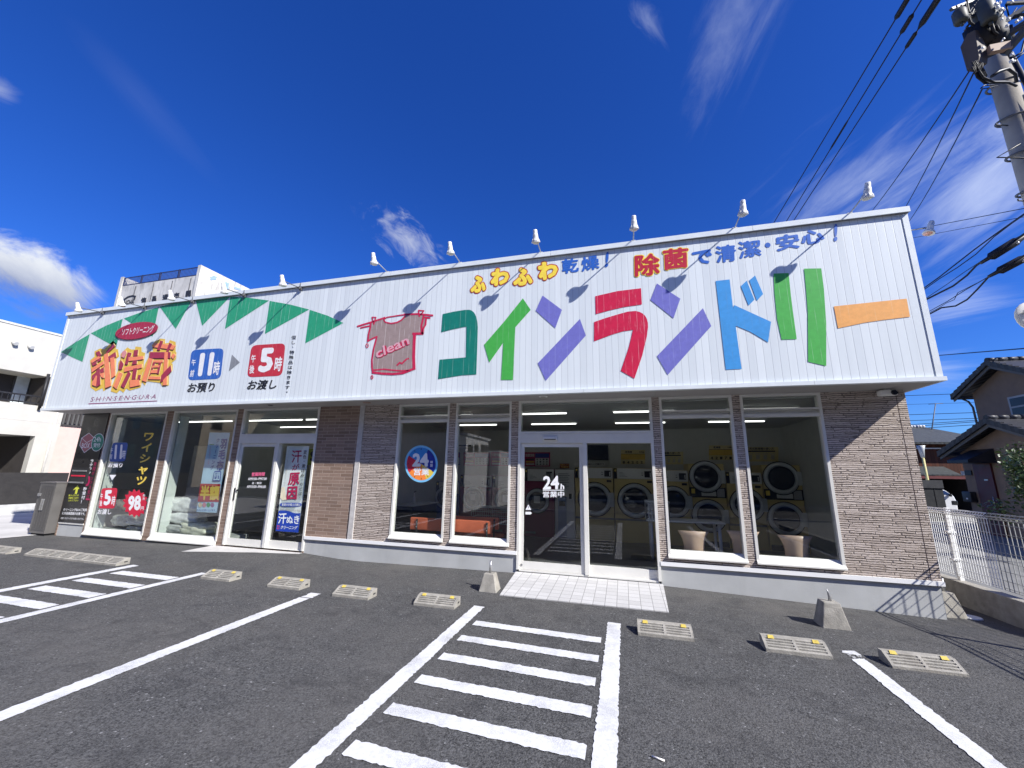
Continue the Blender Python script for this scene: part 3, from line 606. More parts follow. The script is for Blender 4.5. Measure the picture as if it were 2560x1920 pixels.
# large katakana
TEAL = m_sign('letter_teal', '17796a', .0, sf=.25); LG = m_sign('letter_green', '48aa4b', 0, (.6, .75, .6), .3); PUR = m_sign('letter_violet', '7272bd', .15, sf=.2); RD = m_sign('letter_red', 'c92147', .35, (.85, .6, .65), .5); SK = m_sign('letter_sky', '3f93d4', 0, (.15, .3, .5), .5); LEM = m_sign('letter_amber', 'e8a55b', 0, (.85, .65, .4), .4)
def letter(name, mat, z, polys):
    mb = MB()
    for q in polys: fpoly(mb, z, q, Y0-.002, 0)
    return mb.build('big_letter', mat, fascia)
letter('ko', TEAL, '3', [[(715, 778), (810, 757), (905, 742)]+bez((945, 741), (1012, 752), (1018, 890))+[(1012, 1100), (1005, 1300), (880, 1307), (675, 1340), (688, 1172), (915, 1152), (920, 888), (895, 890), (800, 910), (702, 935)]])
letter('i', LG, '3', [[(1407, 642), (1475, 742), (1342, 892), (1322, 1347), (1218, 1347), (1238, 1025), (1117, 1197), (1072, 1043), (1240, 850)]])
letter('n', PUR, '3', [[(1578, 618), (1745, 742), (1687, 900), (1518, 750)], [(1900, 820), (1952, 963), (1605, 1355), (1536, 1203)]])
letter('ra', RD, '4', [[(-41, 762), (150, 718), (355, 693), (362, 833), (200, 857), (80, 885), (-37, 917)], [(-51, 985), (50, 950), (150, 920), (240, 895), (300, 890)]+bez((310, 890), (420, 905), (415, 1030))+[(405, 1110), (365, 1275), (297, 1475), (180, 1408), (250, 1200), (285, 1053), (200, 1065), (100, 1095), (-52, 1152)]])
letter('n', PUR, '4', [[(492, 652), (694, 783), (635, 953), (436, 795)], [(889, 866), (962, 1020), (585, 1442), (492, 1280)]])
letter('do', SK, '4', [[(1000, 630), (1120, 617), (1150, 868), (1160, 838), (1478, 983), (1453, 1162), (1300, 1070), (1172, 1017), (1224, 1390), (1087, 1397)], [(1217, 675), (1268, 628), (1335, 792), (1284, 843)], [(1290, 625), (1340, 583), (1410, 743), (1356, 802)]])
letter('ri', LG, '4', [[(1500, 566), (1630, 562), (1650, 760), (1665, 880), (1700, 1133), (1570, 1137), (1530, 960), (1508, 740)], [(1763, 524), (1912, 521), (1935, 700), (1955, 1000), (1955, 1365), (1798, 1328), (1795, 900), (1780, 700)]])
letter('bar', LEM, '5', [[(569, 988), (880, 955), (1198, 921), (1228, 1078), (1000, 1105), (830, 1130), (605, 1178)]])
# slogan line
SY = m_sign('slogan_yellow', 'f4d84e', 0, sf=.15); SR = m_sign('slogan_red', 'b3262e', 0, sf=.15); SB_ = m_sign('slogan_blue', '2f63bb', 0, sf=.2)
mb = MB()
for s, q in (('ふ', [(952, 605), (1085, 590), (1108, 435), (945, 450)]), ('わ', [(1122, 545), (1285, 528), (1300, 372), (1130, 385)]), ('ふ', [(1318, 545), (1498, 528), (1490, 365), (1322, 380)]), ('わ', [(1545, 500), (1712, 462), (1716, 310), (1520, 330)])):
    text(mb, s, '3', [tuple(np.array(p)*1.05-np.mean(np.array(q), 0)*.05) for p in q], Y0-.001, 1, .105); text(mb, s, '3', [tuple(np.array(p)*.95+np.mean(np.array(q), 0)*.05) for p in q], Y0-.004, 0, .07)
text(mb, '乾', '3', [(1748, 435), (1895, 412), (1882, 288), (1740, 305)], Y0-.001, 2, .036); text(mb, '燥', '3', [(1915, 415), (2072, 385), (2065, 262), (1910, 288)], Y0-.001, 2, .03); text(mb, '!', '3', [(2112, 376), (2145, 370), (2152, 238), (2128, 240)], Y0-.001, 2, .04)
mb.build('slogan', [SY, SR, SB_], fascia)
mb = MB(); SR2 = m_sign('slogan_crimson', 'b8263c', 0, sf=.15)
for s, q in (('除', [(300, 595), (520, 578), (512, 385), (298, 405)]), ('菌', [(548, 540), (765, 512), (762, 335), (540, 358)])):
    text(mb, s, '4', [tuple(np.array(p)*1.06-np.mean(np.array(q), 0)*.06) for p in q], Y0-.001, 0, .078); text(mb, s, '4', q, Y0-.004, 1, .036)
mb.build('slogan', [SY, SR2, SB_], fascia); mb = MB()
for s, q, b in (('で', [(795, 492), (972, 478), (968, 352), (792, 375)], .045), ('清', [(1005, 478), (1180, 458), (1172, 308), (992, 328)], .034), ('潔', [(1205, 440), (1400, 412), (1382, 268), (1188, 292)], .03), ('安', [(1525, 378), (1735, 345), (1712, 210), (1515, 240)], .042), ('心', [(1740, 330), (1950, 290), (1920, 172), (1735, 200)], .045), ('!', [(2018, 292), (2052, 285), (2052, 132), (2025, 135)], .05)): text(mb, s, '4', q, Y0-.001, 2, b)
fpoly(mb, '4', ellpts((1450, 320), (24, 0), (0, 22), 14), Y0-.001, 2)
mb.build('slogan', [SY, SR2, SB_], fascia)

# windows and doors of the laundry building
def window(x0, x1, z0, z1, zb, sill=.13, name='window'):
    mb = MB(); j = .045
    mb.box(x0, x0+j, -.012, .12, z0, z1); mb.box(x1-j, x1, -.012, .12, z0, z1); mb.box(x0+j, x1-j, -.012, .12, z1-.045, z1)
    if zb: mb.box(x0+j, x1-j, -.006, .12, zb-.028, zb); mb.box(x0+j, x1-j, .085, .12, zb-.095, zb-.028); mb.box(x0+j, x1-j, .0, .12, zb-.155, zb-.095)
    mb.add([(x0, -.06, z0), (x1, -.06, z0), (x1, -.06, z0+.02), (x0, -.06, z0+.02), (x0, .06, z0+sill), (x1, .06, z0+sill), (x1, .11, z0+sill), (x0, .11, z0+sill), (x0, .11, z0), (x1, .11, z0)],
           [(0, 1, 2, 3), (3, 2, 5, 4), (4, 5, 6, 7), (7, 6, 9, 8), (8, 9, 1, 0), (1, 9, 6, 5, 2), (0, 3, 4, 7, 8)])
    w = mb.build(name, WHITE_AL, bld)
    g = MB()
    if zb: g.box(x0+j, x1-j, .055, .061, z0+sill, zb-.155); g.box(x0+j, x1-j, .035, .041, zb, z1-.045)
    else: g.box(x0+j, x1-j, .055, .061, z0+sill, z1-.045)
    g.build('pane', GLASS, w); return w
w3 = window(-4.845, -3.605, .1, ZS-.001, 2.71); w4 = window(-3.451, -2.205, .1, ZS-.001, 2.71)
w5 = window(.704, 1.957, .1, ZS-.001, 2.71); w6 = window(2.089, 3.349, .1, ZS-.001, 2.71)
w1 = window(-14.116, -11.936, -.33, ZS-.001, None, .17); w2 = window(-11.69, -9.489, -.33, ZS-.001, None, .18)
def doorset(x0, x1, xm, z0):
    mb = MB(); j = .05
    mb.box(x0, x0+j, -.02, .13, z0, ZS-.001); mb.box(x1-j, x1, -.02, .13, z0, ZS-.001); mb.box(x0+j, x1-j, -.01, .13, 2.925, ZS-.001); mb.box(x0+j, x1-j, -.015, .13, 2.1, 2.285); mb.box(x0+j, x1-j, -.025, .12, 2.288, 2.33)
    mb.box(xm, xm+.075, -.014, .13, z0, 2.1); mb.box(x0+j, x1-j, .0, .13, z0-.03, z0)
    fr = mb.build('door_frame', WHITE_AL, bld)
    g = MB(); g.box(x0+j, x1-j, .04, .046, 2.33, 2.925); g.box(xm+.075, x1-j, .085, .091, z0+.16, 2.1); g.build('pane', GLASS, fr)
    mb = MB(); mb.box(xm+.075, x1-j, .05, .12, z0, z0+.16); mb.build('bottom_rail', WHITE_AL, fr)
    mb = MB(); a, b = x0+j+.003, xm-.004
    mb.box(a, a+.07, .02, .06, z0+.004, 2.096); mb.box(b-.07, b, .02, .06, z0+.004, 2.096); mb.box(a+.07, b-.07, .02, .06, 2.02, 2.096); mb.box(a+.07, b-.07, .02, .06, z0+.004, z0+.15)
    lf = mb.build('sliding_door', WHITE_AL, bld)
    g = MB(); g.box(a+.07, b-.07, .036, .042, z0+.15, 2.02); g.build('pane', GLASS, lf)
    return fr, lf, a, b
fr2, lf2, a2, b2 = doorset(-2.05, .569, -.747, -.295); fr1, lf1, a1, b1 = doorset(-9.293, -6.976, -8.12, -.29)
mb = MB(); mb.cyl((a2+.04, .0185, -.215), (a2+.04, .012, -.215), .022); mb.build('lock_cylinder', STEEL, lf2)
mb = MB(); mb.box(a1+.02, a1+.05, .004, .0195, .72, 1.02); mb.cyl((a1+.11, .0185, .96), (a1+.11, .005, .96), .025); mb.build('handle', BLACKM, lf1)
mb = MB(); mb.rbox(-1.53, -1.24, -.07, -.016, 2.155, 2.225, .012); mb.box(-1.50, -1.27, -.0725, -.069, 2.158, 2.176, 1)
tag(mb.build('door_sensor', [pm('sensor_white', (.7, .7, .69), .4), BLACKM]), 'white motion sensor bar above the automatic entrance door', 'sensor')

# stickers on the panes
VW = pm('vinyl_white', (.85, .85, .86), .5, .03); VP = pm('vinyl_pink', hexc('e86a90'), .5, .03); VY = pm('vinyl_yellow', hexc('e2c552'), .5, .04); VB = pm('vinyl_blue', hexc('2a55a5'), .5, .05); VR = pm('vinyl_red', hexc('cf2140'), .5, .05)
mb = MB(); YG = .0335
text(mb, '24', 'o', [(197, 912), (338, 909), (338, 792), (200, 795)], YG, 0, .034); text(mb, 'h', 'o', [(349, 910), (382, 908), (382, 860), (351, 862)], YG, 0, .03); fpoly(mb, 'o', [(197, 914), (380, 914), (380, 921), (197, 921)], YG)
text(mb, '営業中', 'o', [(197, 980), (382, 980), (382, 926), (197, 928)], YG, 0, .02)
mb.build('sticker', [VW, BLACKM], lf2); mb = MB()
fpoly(mb, 'o', [(72, 1040), (97, 1088), (47, 1088)], YG); fpoly(mb, 'o', [(47, 1104), (92, 1104), (103, 1115), (92, 1127), (47, 1127)], YG)
fpoly(mb, 'o', [(70, 1056), (74, 1056), (74, 1075), (70, 1075)], YG-.001, 1)
mb.build('sticker', [VW, BLACKM], lf2)
mb = MB(); text(mb, '営業時間', 'S', [(190, 603), (408, 598), (414, 533), (197, 537)], YG, 1, .03); mb.build('sticker', [VW, VP], lf1); mb = MB(); text(mb, 'AM9:00~PM7:00', 'S', [(130, 668), (440, 665), (446, 620), (136, 622)], YG, 0, .02); text(mb, '日・祝日', 'S', [(200, 735), (350, 732), (354, 695), (205, 698)], YG, 0, .03); text(mb, 'AM10:00~PM6:00', 'S', [(110, 795), (425, 800), (432, 752), (116, 750)], YG, 0, .02)
mb.build('sticker', [VW, VP], lf1)
mb = MB(); YW = .0525
c0, ra, rb = (339, 508), (263, 0), (0, 296)
def sect(c, a, b, t0, t1, n=14): return [np.array(c, float)]+[np.array(c, float)+np.array(a)*cos(radians(t0+(t1-t0)*i/n))-np.array(b)*sin(radians(t0+(t1-t0)*i/n)) for i in range(n+1)]
ci = [VW, pm('vinyl_skyblue', hexc('7cc4ea'), .5), pm('vinyl_azure', hexc('2f86d0'), .5, .1), VB, pm('vinyl_navy', hexc('16309a'), .5, .1), VR, pm('vinyl_orange', hexc('f58a3c'), .5, .08), VY, BLACKM]
fpoly(mb, 'w', ellpts(c0, ra, rb, 40), YW, 1); a_, b_ = (231, 0), (0, 262)
for t0, t1, mi in ((60, 150, 2), (-30, 60, 4), (150, 210, 5), (210, 290, 6), (290, 330, 7)): fpoly(mb, 'w', sect(c0, a_, b_, t0, t1), YW-.001, mi)
for k in range(12):
    t = radians(30*k); p = np.array(c0)+np.array((cos(t)*218, -sin(t)*248)); q = np.array(c0)+np.array((cos(t)*200, -sin(t)*226)); fstroke(mb, 'w', [p, q], 9, YW-.002, 8)
text(mb, '24', 'w', [(190, 553), (465, 553), (450, 335), (205, 338)], YW-.003, 0, .05); text(mb, '営業', 'w', [(215, 692), (465, 692), (465, 568), (220, 568)], YW-.003, 0, .022); vtext(mb, '時間', 'w', (505, 455), (500, 562), 44, YW-.003, 0, .02)
mb.build('sticker', ci, w3)
mb = MB()
fpoly(mb, 'l', rrect((975, 508), (1107, 505), (1082, 668), (942, 673)), YW, 0); text(mb, '11', 'l', [(985, 650), (1050, 648), (1060, 522), (995, 525)], YW-.001, 1, .05); vtext(mb, '午前', 'l', (968, 545), (955, 655), 24, YW-.001, 1, .02); text(mb, '時', 'l', [(1050, 648), (1080, 646), (1090, 570), (1060, 572)], YW-.001, 1, .02)
text(mb, 'お預り', 'l', [(930, 722), (1055, 722), (1062, 678), (940, 680)], YW, 1, .03); fpoly(mb, 'l', [(945, 785), (1005, 785), (968, 832)], YW, 1)
mb.build('sticker', [VB, VW, VR, VY], w1); mb = MB()
fpoly(mb, 'l', rrect((880, 900), (1018, 898), (990, 1075), (848, 1075)), YW, 2); text(mb, '5', 'l', [(893, 1050), (950, 1048), (972, 915), (905, 918)], YW-.001, 1, .05); vtext(mb, '午後', 'l', (882, 940), (868, 1060), 24, YW-.001, 1, .02); text(mb, '時', 'l', [(958, 1052), (990, 1050), (1000, 965), (970, 968)], YW-.001, 1, .02)
text(mb, 'お渡し', 'l', [(838, 1125), (958, 1128), (968, 1080), (848, 1080)], YW, 1, .03)
mb.build('sticker', [VB, VW, VR, VY], w1); mb = MB(); vtext(mb, 'ワイシャツ', 'l', (1292, 405), (1212, 880), 105, YW, 3, .035, .95); mb.build('sticker', [VB, VW, VR, VY], w1); mb = MB()
st = []
for k in range(30):
    t = 2*pi*k/30; rr = 1.0 if k % 2 == 0 else .8; st.append((1170+112*rr*cos(t), 1030+125*rr*sin(t)))
fpoly(mb, 'l', st, YW-.001, 2); text(mb, '98', 'l', [(1100, 1095), (1212, 1092), (1222, 960), (1112, 965)], YW-.003, 1, .05); text(mb, '円', 'l', [(1213, 1092), (1240, 1090), (1242, 1058), (1216, 1060)], YW-.003, 1, .02); vtext(mb, '税別', 'l', (1245, 950), (1240, 1005), 22, YW-.003, 1, .01)
mb.build('sticker', [VB, VW, VR, VY], w1)

for x in (-14.06, -11.635):
    mb = MB(); mb.box(x, x+.03, .135, .36, -.27, 2.85); mb.build('display_side_panel', pm('pale_side_panel', (.62, .66, .62), .6, .05), bld)
for x0, x1 in ((-14.02, -11.95), (-11.60, -9.52)):
    mb = MB(); mb.box(x0, x1, .135, .9, -.281, -.19); mb.build('display_ledge', pm('pale_ledge', (.42, .43, .41), .5, .08), bld)
# drop-off counter front: black notice panel at the left end of the shop
mb = MB(); mb.box(-15.2, -14.19, -.02, .14, -.055, ZS); np_ = mb.build('notice_panel', pm('black_notice_board', (.018, .017, .018), .3, .1), bld)
YN = -.023; mb = MB(); cols = [VW, pm('notice_rose', hexc('b06a70'), .5), pm('notice_green', hexc('2c8a72'), .5), VY, pm('notice_magenta', hexc('b02458'), .5), pm('notice_lime', hexc('d8dc4a'), .5), DARKGAP]
fpoly(mb, 'x', [(465, 260), (540, 330), (520, 430), (405, 515), (345, 420), (370, 325)], YN, 0); fpoly(mb, 'x', [(465, 268), (532, 332), (513, 426), (407, 507), (352, 417), (376, 329)], YN-.0008, 1); fstroke(mb, 'x', [(376, 329), (435, 385), (532, 332)], 6, YN-.0016, 0)
text(mb, 'BOX', 'x', [(370, 455), (470, 455), (478, 390), (378, 392)], YN-.0016, 0, .01)
mb.build('notice_emblem', cols, np_); mb = MB(); fpoly(mb, 'x', ellpts((573, 382), (78, -12), (-14, 112)), YN-.002, 0); fpoly(mb, 'x', ellpts((573, 382), (72, -11), (-13, 105)), YN-.0028, 2); text(mb, '24h', 'x', [(520, 372), (612, 372), (620, 312), (530, 312)], YN-.0036, 0, .01); text(mb, '受付', 'x', [(518, 445), (600, 445), (608, 388), (526, 388)], YN-.0036, 0, .02)
mb.build('notice_emblem', cols, np_); mb = MB(); vtext(mb, 'ラクラク', 'x', (508, 590), (462, 790), 44, YN, 0, .02); text(mb, '0', 'x', [(402, 935), (468, 935), (490, 795), (425, 795)], YN, 4, .05); vtext(mb, '秒受付！', 'x', (420, 940), (375, 1155), 48, YN, 0, .02)
fpoly(mb, 'x', [(320, 922), (345, 965), (328, 970), (312, 1028), (285, 1028), (300, 968), (262, 985)], YN, 5)
for k in range(3): text(mb, ['投入口です', '衣類を入れて', '入れて下さい'][k], 'x', [(205+k*-3, 1060+k*32), (335-k*4, 1060+k*32), (340-k*4, 1036+k*32), (212-k*3, 1036+k*32)], YN, 5, .02)
text(mb, 'クリーニングBOXご利用', 'x', [(140, 1245), (435, 1250), (440, 1212), (146, 1208)], YN, 0, .02); text(mb, 'には会員登録が必要です。', 'x', [(125, 1288), (415, 1300), (420, 1262), (130, 1252)], YN, 0, .02); text(mb, 'お近くのスタッフまでお申し付け下さい', 'x', [(110, 1345), (400, 1360), (404, 1332), (114, 1320)], YN, 0, .01)
fpoly(mb, 'x', [(425, 1085), (480, 1090), (476, 1108), (425, 1106)], YN, 4); vtext(mb, '夜間ボックス受付', 'x', (548, 625), (445, 1090), 40, YN, 4, .0)
mb.build('notice_lettering', cols, np_)
mb = MB()
p0 = onY('x', 285, 700, -.02); p1 = onY('x', 395, 905, -.02); mb.box(p0[0]-.02, p1[0]+.14, -.06, -.021, p1[2], p0[2]); mb.box(p0[0]+.03, p1[0]+.08, -.075, -.061, p0[2]-.10, p0[2]-.06, 1); mb.box(p0[0]+.02, p1[0]+.06, -.07, -.061, p1[2]+.2, p1[2]+.24, 2); mb.box(p0[0]+.0, p1[0]+.06, -.085, -.061, p1[2]+.02, p1[2]+.06, 1)
mb.build('drop_slot', [BLACKM, STEEL, VR], np_)

# ------------------------------------------------------------------ fascia floodlights
LWH = pm('lamp_white', (.72, .72, .70), .4, .06); LENS = pm('lamp_lens', (.62, .60, .55), .15, .05, spec=.7); LPK = pm('lamp_pink_lens', (.75, .42, .34), .2, .08); ARM = pm('lamp_arm_grey', (.45, .45, .44), .4, .1)
ARMD = pm('lamp_arm_dark', (.10, .10, .105), .5, .1)
def floodlight(front, lens, base, end, name='floodlight'):
    t = thing(name, '', 'lamp', base)
    b, e = np.array(base, float), np.array(end, float)
    mb = MB(); mb.tube([b+(0, .0, 0), e], .011, 8)
    if front: mb.box(b[0]-.035, b[0]+.035, b[1]-.012, b[1]+.02, b[2]-.05, b[2]+.05); mb.cyl(b+(0, -.01, -.02), b+(0, -.06, -.02), .022); mb.tube([b+(-.0, -.02, .04), b+(-.0, -.02, .13)], .008, 6); mb.cyl(b+(.0, -.05, 0), b+(.0, .0, 0), .03)
    else: mb.box(b[0]-.04, b[0]+.04, b[1]-.03, b[1]+.05, b[2]-.03, b[2]+.012)
    mb.build('arm', ARMD if front else ARM, t)
    d = e-b; d[2] = 0; d /= np.linalg.norm(d); ax = np.array((-d[0]*.35, -d[1]*.35, -1.0)); ax /= np.linalg.norm(ax)   # looks down, back at the sign
    h = e+np.array((0, 0, .10)); prof = [(-.02, .034), (.0, .04), (.055, .041), (.06, .046), (.10, .05), (.15, .056), (.19, .075), (.215, .082)]
    mb = MB(); mb.tube([h+ax*a for a, r in prof], [r for a, r in prof], 18)
    for k in range(10):
        u = Vector(ax).orthogonal().normalized(); w = Vector(ax).cross(u); q = 2*pi*k/10; dd = np.array(u*cos(q)+w*sin(q)); mb.tube([h+ax*.155+dd*.06, h+ax*.205+dd*.083], .004, 4)
    mb.torus(h+ax*.217, ax, .08, .006, 22, 6); mb.cyl(h+ax*.03-d*.045, h+ax*.03+d*.045, .014, .014, 8); mb.build('lamp_housing', LWH, t)
    mb = MB(); c = h+ax*.216; mb.ell(c, .073, .073, .025, 18, 8); mb.build('lens', lens, t)
    return t
LP = [(-14.21, 0), (-12.55, 0), (-10.80, 0), (-9.08, 0), (-7.36, 0), (-5.03, 1), (-3.24, 1), (-1.46, 1), (.36, 1), (2.13, 1), (3.90, 1)]
LB = ['leftmost sign floodlight, at the far left end of the white fascia', 'sign floodlight second from the far left, in front of the rooftop building', 'sign floodlight above the white panel between two green pennants, third from the left', 'sign floodlight in front of the high grey building, fourth from the left', 'sign floodlight above the red afternoon square, fifth from the far left',
      'white sign floodlight above the green bunting tip, first with its arm from behind the coping', 'white sign floodlight above the shirt emblem', 'white sign floodlight above the round yellow slogan letters', 'white sign floodlight above the gap between the two blue exclamation slogans', 'white sign floodlight above the slogan letters right of the red and yellow pair', 'rightmost white floodlight along the front coping, at the right end of the sign']
pf = floodlight(True, LENS, (LP[0][0], -.72, 5.765), (LP[0][0], -1.29, 5.70)); pf['label'] = LB[0]; pf['group'] = 'floodlights along the fascia'
pb = floodlight(False, LENS, (LP[5][0], -.66, 5.93), (LP[5][0], -1.25, 5.965)); pb['label'] = LB[5]; pb['group'] = 'floodlights along the fascia'
for i, (x, k) in enumerate(LP):
    if i in (0, 5): continue
    dup(pb if k else pf, (x, pb.location.y if k else pf.location.y, pb.location.z if k else pf.location.z), LB[i], 'floodlights along the fascia')
sl_ = floodlight(False, LPK, (4.72, .15, 5.93), (5.47, .06, 5.90)); sl_['label'] = 'floodlight with pinkish lens sticking out from the right end of the sign'; sl_['group'] = 'floodlights along the fascia'

# soffit fittings
for i, (z, x, y, lab) in enumerate((('m', 678, 180, 'dark round soffit light above the cleaning shop door'), ('m', 1512, 160, 'reddish round soffit light above the grey wall joint'), ('n', 1583, 107, 'lit looking white round soffit light above the laundry entrance'))):
    p = onZ(z, x, y, ZS); mb = MB(); mb.cyl((p[0], p[1], ZS-.012), (p[0], p[1], ZS-.001), .085, .085, 22); t = thing('soffit_light', lab, 'ceiling light', (p[0], p[1], ZS), 'round lights in the soffit')
    mb.build('trim_ring', [pm('soffit_trim', (.3, .28, .27), .5), pm('soffit_trim_rust', (.36, .24, .2), .6), LWH][i], t)
    mb = MB(); mb.cyl((p[0], p[1], ZS-.016), (p[0], p[1], ZS-.0125), .055, .055, 18); mb.build('lens', [DARKGAP, pm('dull_lens', (.25, .2, .17), .4), LENS][i], t)
t = thing('security_camera', 'small white security camera under the right corner of the soffit', 'camera', (4.32, -.2, ZS))
mb = MB(); mb.rbox(4.12, 4.36, -.2, -.08, ZS-.115, ZS-.02, .02); mb.box(4.22, 4.28, -.16, -.1, ZS-.03, ZS-.001); mb.build('housing', LWH, t)
mb = MB(); mb.cyl((4.30, -.19, ZS-.07), (4.305, -.225, ZS-.075), .042, .042, 18); mb.build('lens', pm('camera_lens', (.015, .015, .02), .08, spec=.8), t)

# ------------------------------------------------------------------ wheel stops and sign bases
def wheel_stop(L, refl, name='wheel_stop', groups=2):
    t = thing(name, '', 'wheel stop', (0, 0, 0)); W, H, h0, yt = .23, .115, .035, .075
    mb = MB(); P = [(0, -W+.03, 0), (0, -W+.03, h0-.012), (0, -yt, H-.045), (0, -.01, H-.045), (0, -.01, 0)]; n = 5      # core, a little below the ribs
    mb.add([(x, p[1], p[2]) for x in (.006, L-.006) for p in P], [(0, 1, 2, 3, 4), (9, 8, 7, 6, 5)]+[(i, n+i, n+(i+1) % n, (i+1) % n) for i in range(n)], 1)
    def bar(x0, x1, s0, s1):   # a rib on the slope between fractions s0..s1
        a = np.array((-W, h0)); b = np.array((-yt, H)); q0 = a+(b-a)*s0; q1 = a+(b-a)*s1; dz = .03
        mb.hexa([(x0, q0[0], q0[1]-dz), (x1, q0[0], q0[1]-dz), (x1, q1[0], q1[1]-dz), (x0, q1[0], q1[1]-dz)], [(x0, q0[0], q0[1]), (x1, q0[0], q0[1]), (x1, q1[0], q1[1]), (x0, q1[0], q1[1])])
    e = .028; gw = (L-e)/groups
    for g in range(groups+1): bar(g*gw, g*gw+e, 0, 1)
    for g in range(groups):
        for s in ((0, .14), (.27, .35), (.48, .56), (.69, .77), (.90, 1)): bar(g*gw+e, (g+1)*gw, *s)
    mb.box(0, L, -W-.003, -W+.02, 0, h0-.001); mb.box(0, L, -yt+.001, 0, H-.04, H); mb.box(0, L, -.02, -.0005, 0, H-.041)
    for x0, x1 in ((-.002, .0055), (L-.0055, L+.002)):
        mb.add([(x, p[1], p[2]) for x in (x0, x1) for p in ((0, -W-.002, 0), (0, -W-.002, h0), (0, -yt, H+.001), (0, .001, H+.001), (0, .001, 0))], [(0, 1, 2, 3, 4), (9, 8, 7, 6, 5)]+[(i, 5+i, 5+(i+1) % 5, (i+1) % 5) for i in range(5)])
    mb.box(L+.0015, L+.004, -.10, -.04, .04, .06, 1); mb.build('body', [OLDCONC, DARKGAP], t, fix=True)
    if refl:
        for x in (.06, L-.125):
            mb = MB(); mb.add([(x, -yt-.03, H-.012), (x+.065, -yt-.03, H-.012), (x+.06, -yt+.0, H+.014), (x+.005, -yt+.0, H+.014), (x+.015, -yt+.028, H+.0005), (x+.05, -yt+.028, H+.0005)], [(0, 1, 2, 3), (3, 2, 5, 4), (0, 3, 4), (1, 5, 2), (0, 4, 5, 1)]); mb.build('reflector', YEL, t, fix=True)
    return t
G_ = 'wheel stops along the bays'
ws = wheel_stop(.63, True); ws.location = (.095, -2.12, -.4); tag(ws, 'grey wheel stop with yellow reflectors just right of the white hatched walkway', 'wheel stop', G_)
for x, y, z_, lab in ((1.47, -2.16, -.4, 'grey wheel stop in front of the concrete sign base with a bent metal strip'), (2.61, -2.2, -.41, 'rightmost wheel stop, right of the flaking white bay line'), (-3.02, -1.98, -.4, 'wheel stop nearest left of the white hatched walkway'), (-4.40, -2.0, -.4, 'wheel stop just right of the end of the long white bay line'), (-5.72, -1.92, -.4, 'wheel stop just left of the end of the long white bay line'), (-7.18, -1.9, -.4, 'wheel stop at the end of the white line in front of the concrete pavement')):
    dup(ws, (x, y, z_), lab, G_, radians(random.uniform(-.8, .8)))
wl_ = wheel_stop(1.37, False, groups=4); wl_.location = (-12.30, -1.73, -.4); tag(wl_, 'long wheel stop without reflectors, left one of the pair laid end to end', 'wheel stop', G_)
dup(wl_, (-10.91, -1.74, -.4), 'long wheel stop without reflectors, right one of the pair laid end to end', G_); dup(wl_, (-14.17, -1.78, -.41), 'long wheel stop farthest left, left of the pair laid end to end', G_)
def sign_base(loc, w, d, h, tw, label, stub):
    t = thing('sign_base', label, 'sign base', loc, 'concrete sign bases'); x, y, z = loc; a, b = w/2, d/2; c, e = tw/2, tw/2
    mb = MB(); mb.hexa([(x-a, y-b, z-.03), (x+a, y-b, z-.03), (x+a, y+b, z-.03), (x-a, y+b, z-.03)], [(x-c, y-e, z+h), (x+c, y-e, z+h), (x+c, y+e, z+h), (x-c, y+e, z+h)]); o = mb.build('concrete_block', OLDCONC, t)
    md = o.modifiers.new('soft_edges', 'BEVEL'); md.width = .012; md.segments = 2
    mb = MB()
    if stub == 'pipe': mb.cyl((x, y, z+h-.01), (x+.005, y, z+h+.19), .02, .018, 10)
    else: mb.tube([(x+.02, y, z+h-.01), (x+.02, y, z+h+.05), (x+.005, y-.01, z+h+.10), (x-.01, y-.02, z+h+.15)], [.022, .02, .012, .004], 6)
    mb.build('metal_stub', STEEL, t); return t
sign_base((-2.21, -1.13, -.4), .32, .28, .27, .17, 'concrete sign base with an upright metal stub left of the tiled pavement', 'pipe')
sign_base((2.60, -1.17, -.41), .34, .30, .31, .19, 'concrete sign base with a bent metal strip in front of the grey plinth', 'bent')
sign_base((4.74, .32, -.5), .30, .36, .33, .16, 'concrete sign base beside the right corner of the building', 'pipe')
mb = MB(); p = onZ('Q', 820, 1425, -.49); mb.cyl((p[0]-.02, p[1]-.1, -.497), (p[0]-.02, p[1]-.1, -.48), .13, .12, 24); tag(mb.build('drain_lid', pm('white_plastic', (.7, .7, .68), .5)), 'flat white round lid lying on the ground by the kerb', 'lid')
mb = MB(); p = onZ('p', 1885, 1580, -.395); mb.cyl((p[0]-.04, p[1]+.012, -.392), (p[0]+.04, p[1]-.012, -.392), .006, .006, 8); tag(mb.build('cigarette_butt', pm('paper_white', (.75, .73, .7), .7)), 'tiny white cigarette butt on the asphalt', 'litter')

# grey locker box by the left corner
t = thing('delivery_locker', 'grey metal outdoor locker with a ribbed door beside the black notice panel', 'locker', (-15.75, -.1, -.42))
lx0, lx1, ly0, ly1 = -15.96, -15.30, -.20, .25; zt_ = onY('l', 345, 855, -.2)[2]
mb = MB(); mb.box(lx0, lx1, ly0, ly1, -.36, zt_); mb.box(lx0+.05, lx1-.05, ly0+.04, ly1-.04, -.42, -.36, 1); mb.box(lx0-.01, lx1+.01, ly0-.012, ly1, zt_, zt_+.035); mb.build('body', [pm('locker_grey', (.115, .11, .105), .45, .08), DARKGAP], t)
mb = MB(); mb.box(lx0+.1, lx1-.04, ly0-.012, ly0-.001, -.28, zt_-.06)
for k in range(4): mb.box(lx0+.18+k*.11, lx0+.215+k*.11, ly0-.02, ly0-.0125, -.22, zt_-.14)
dr = mb.build('door', pm('locker_door', (.075, .072, .07), .45, .08), t)
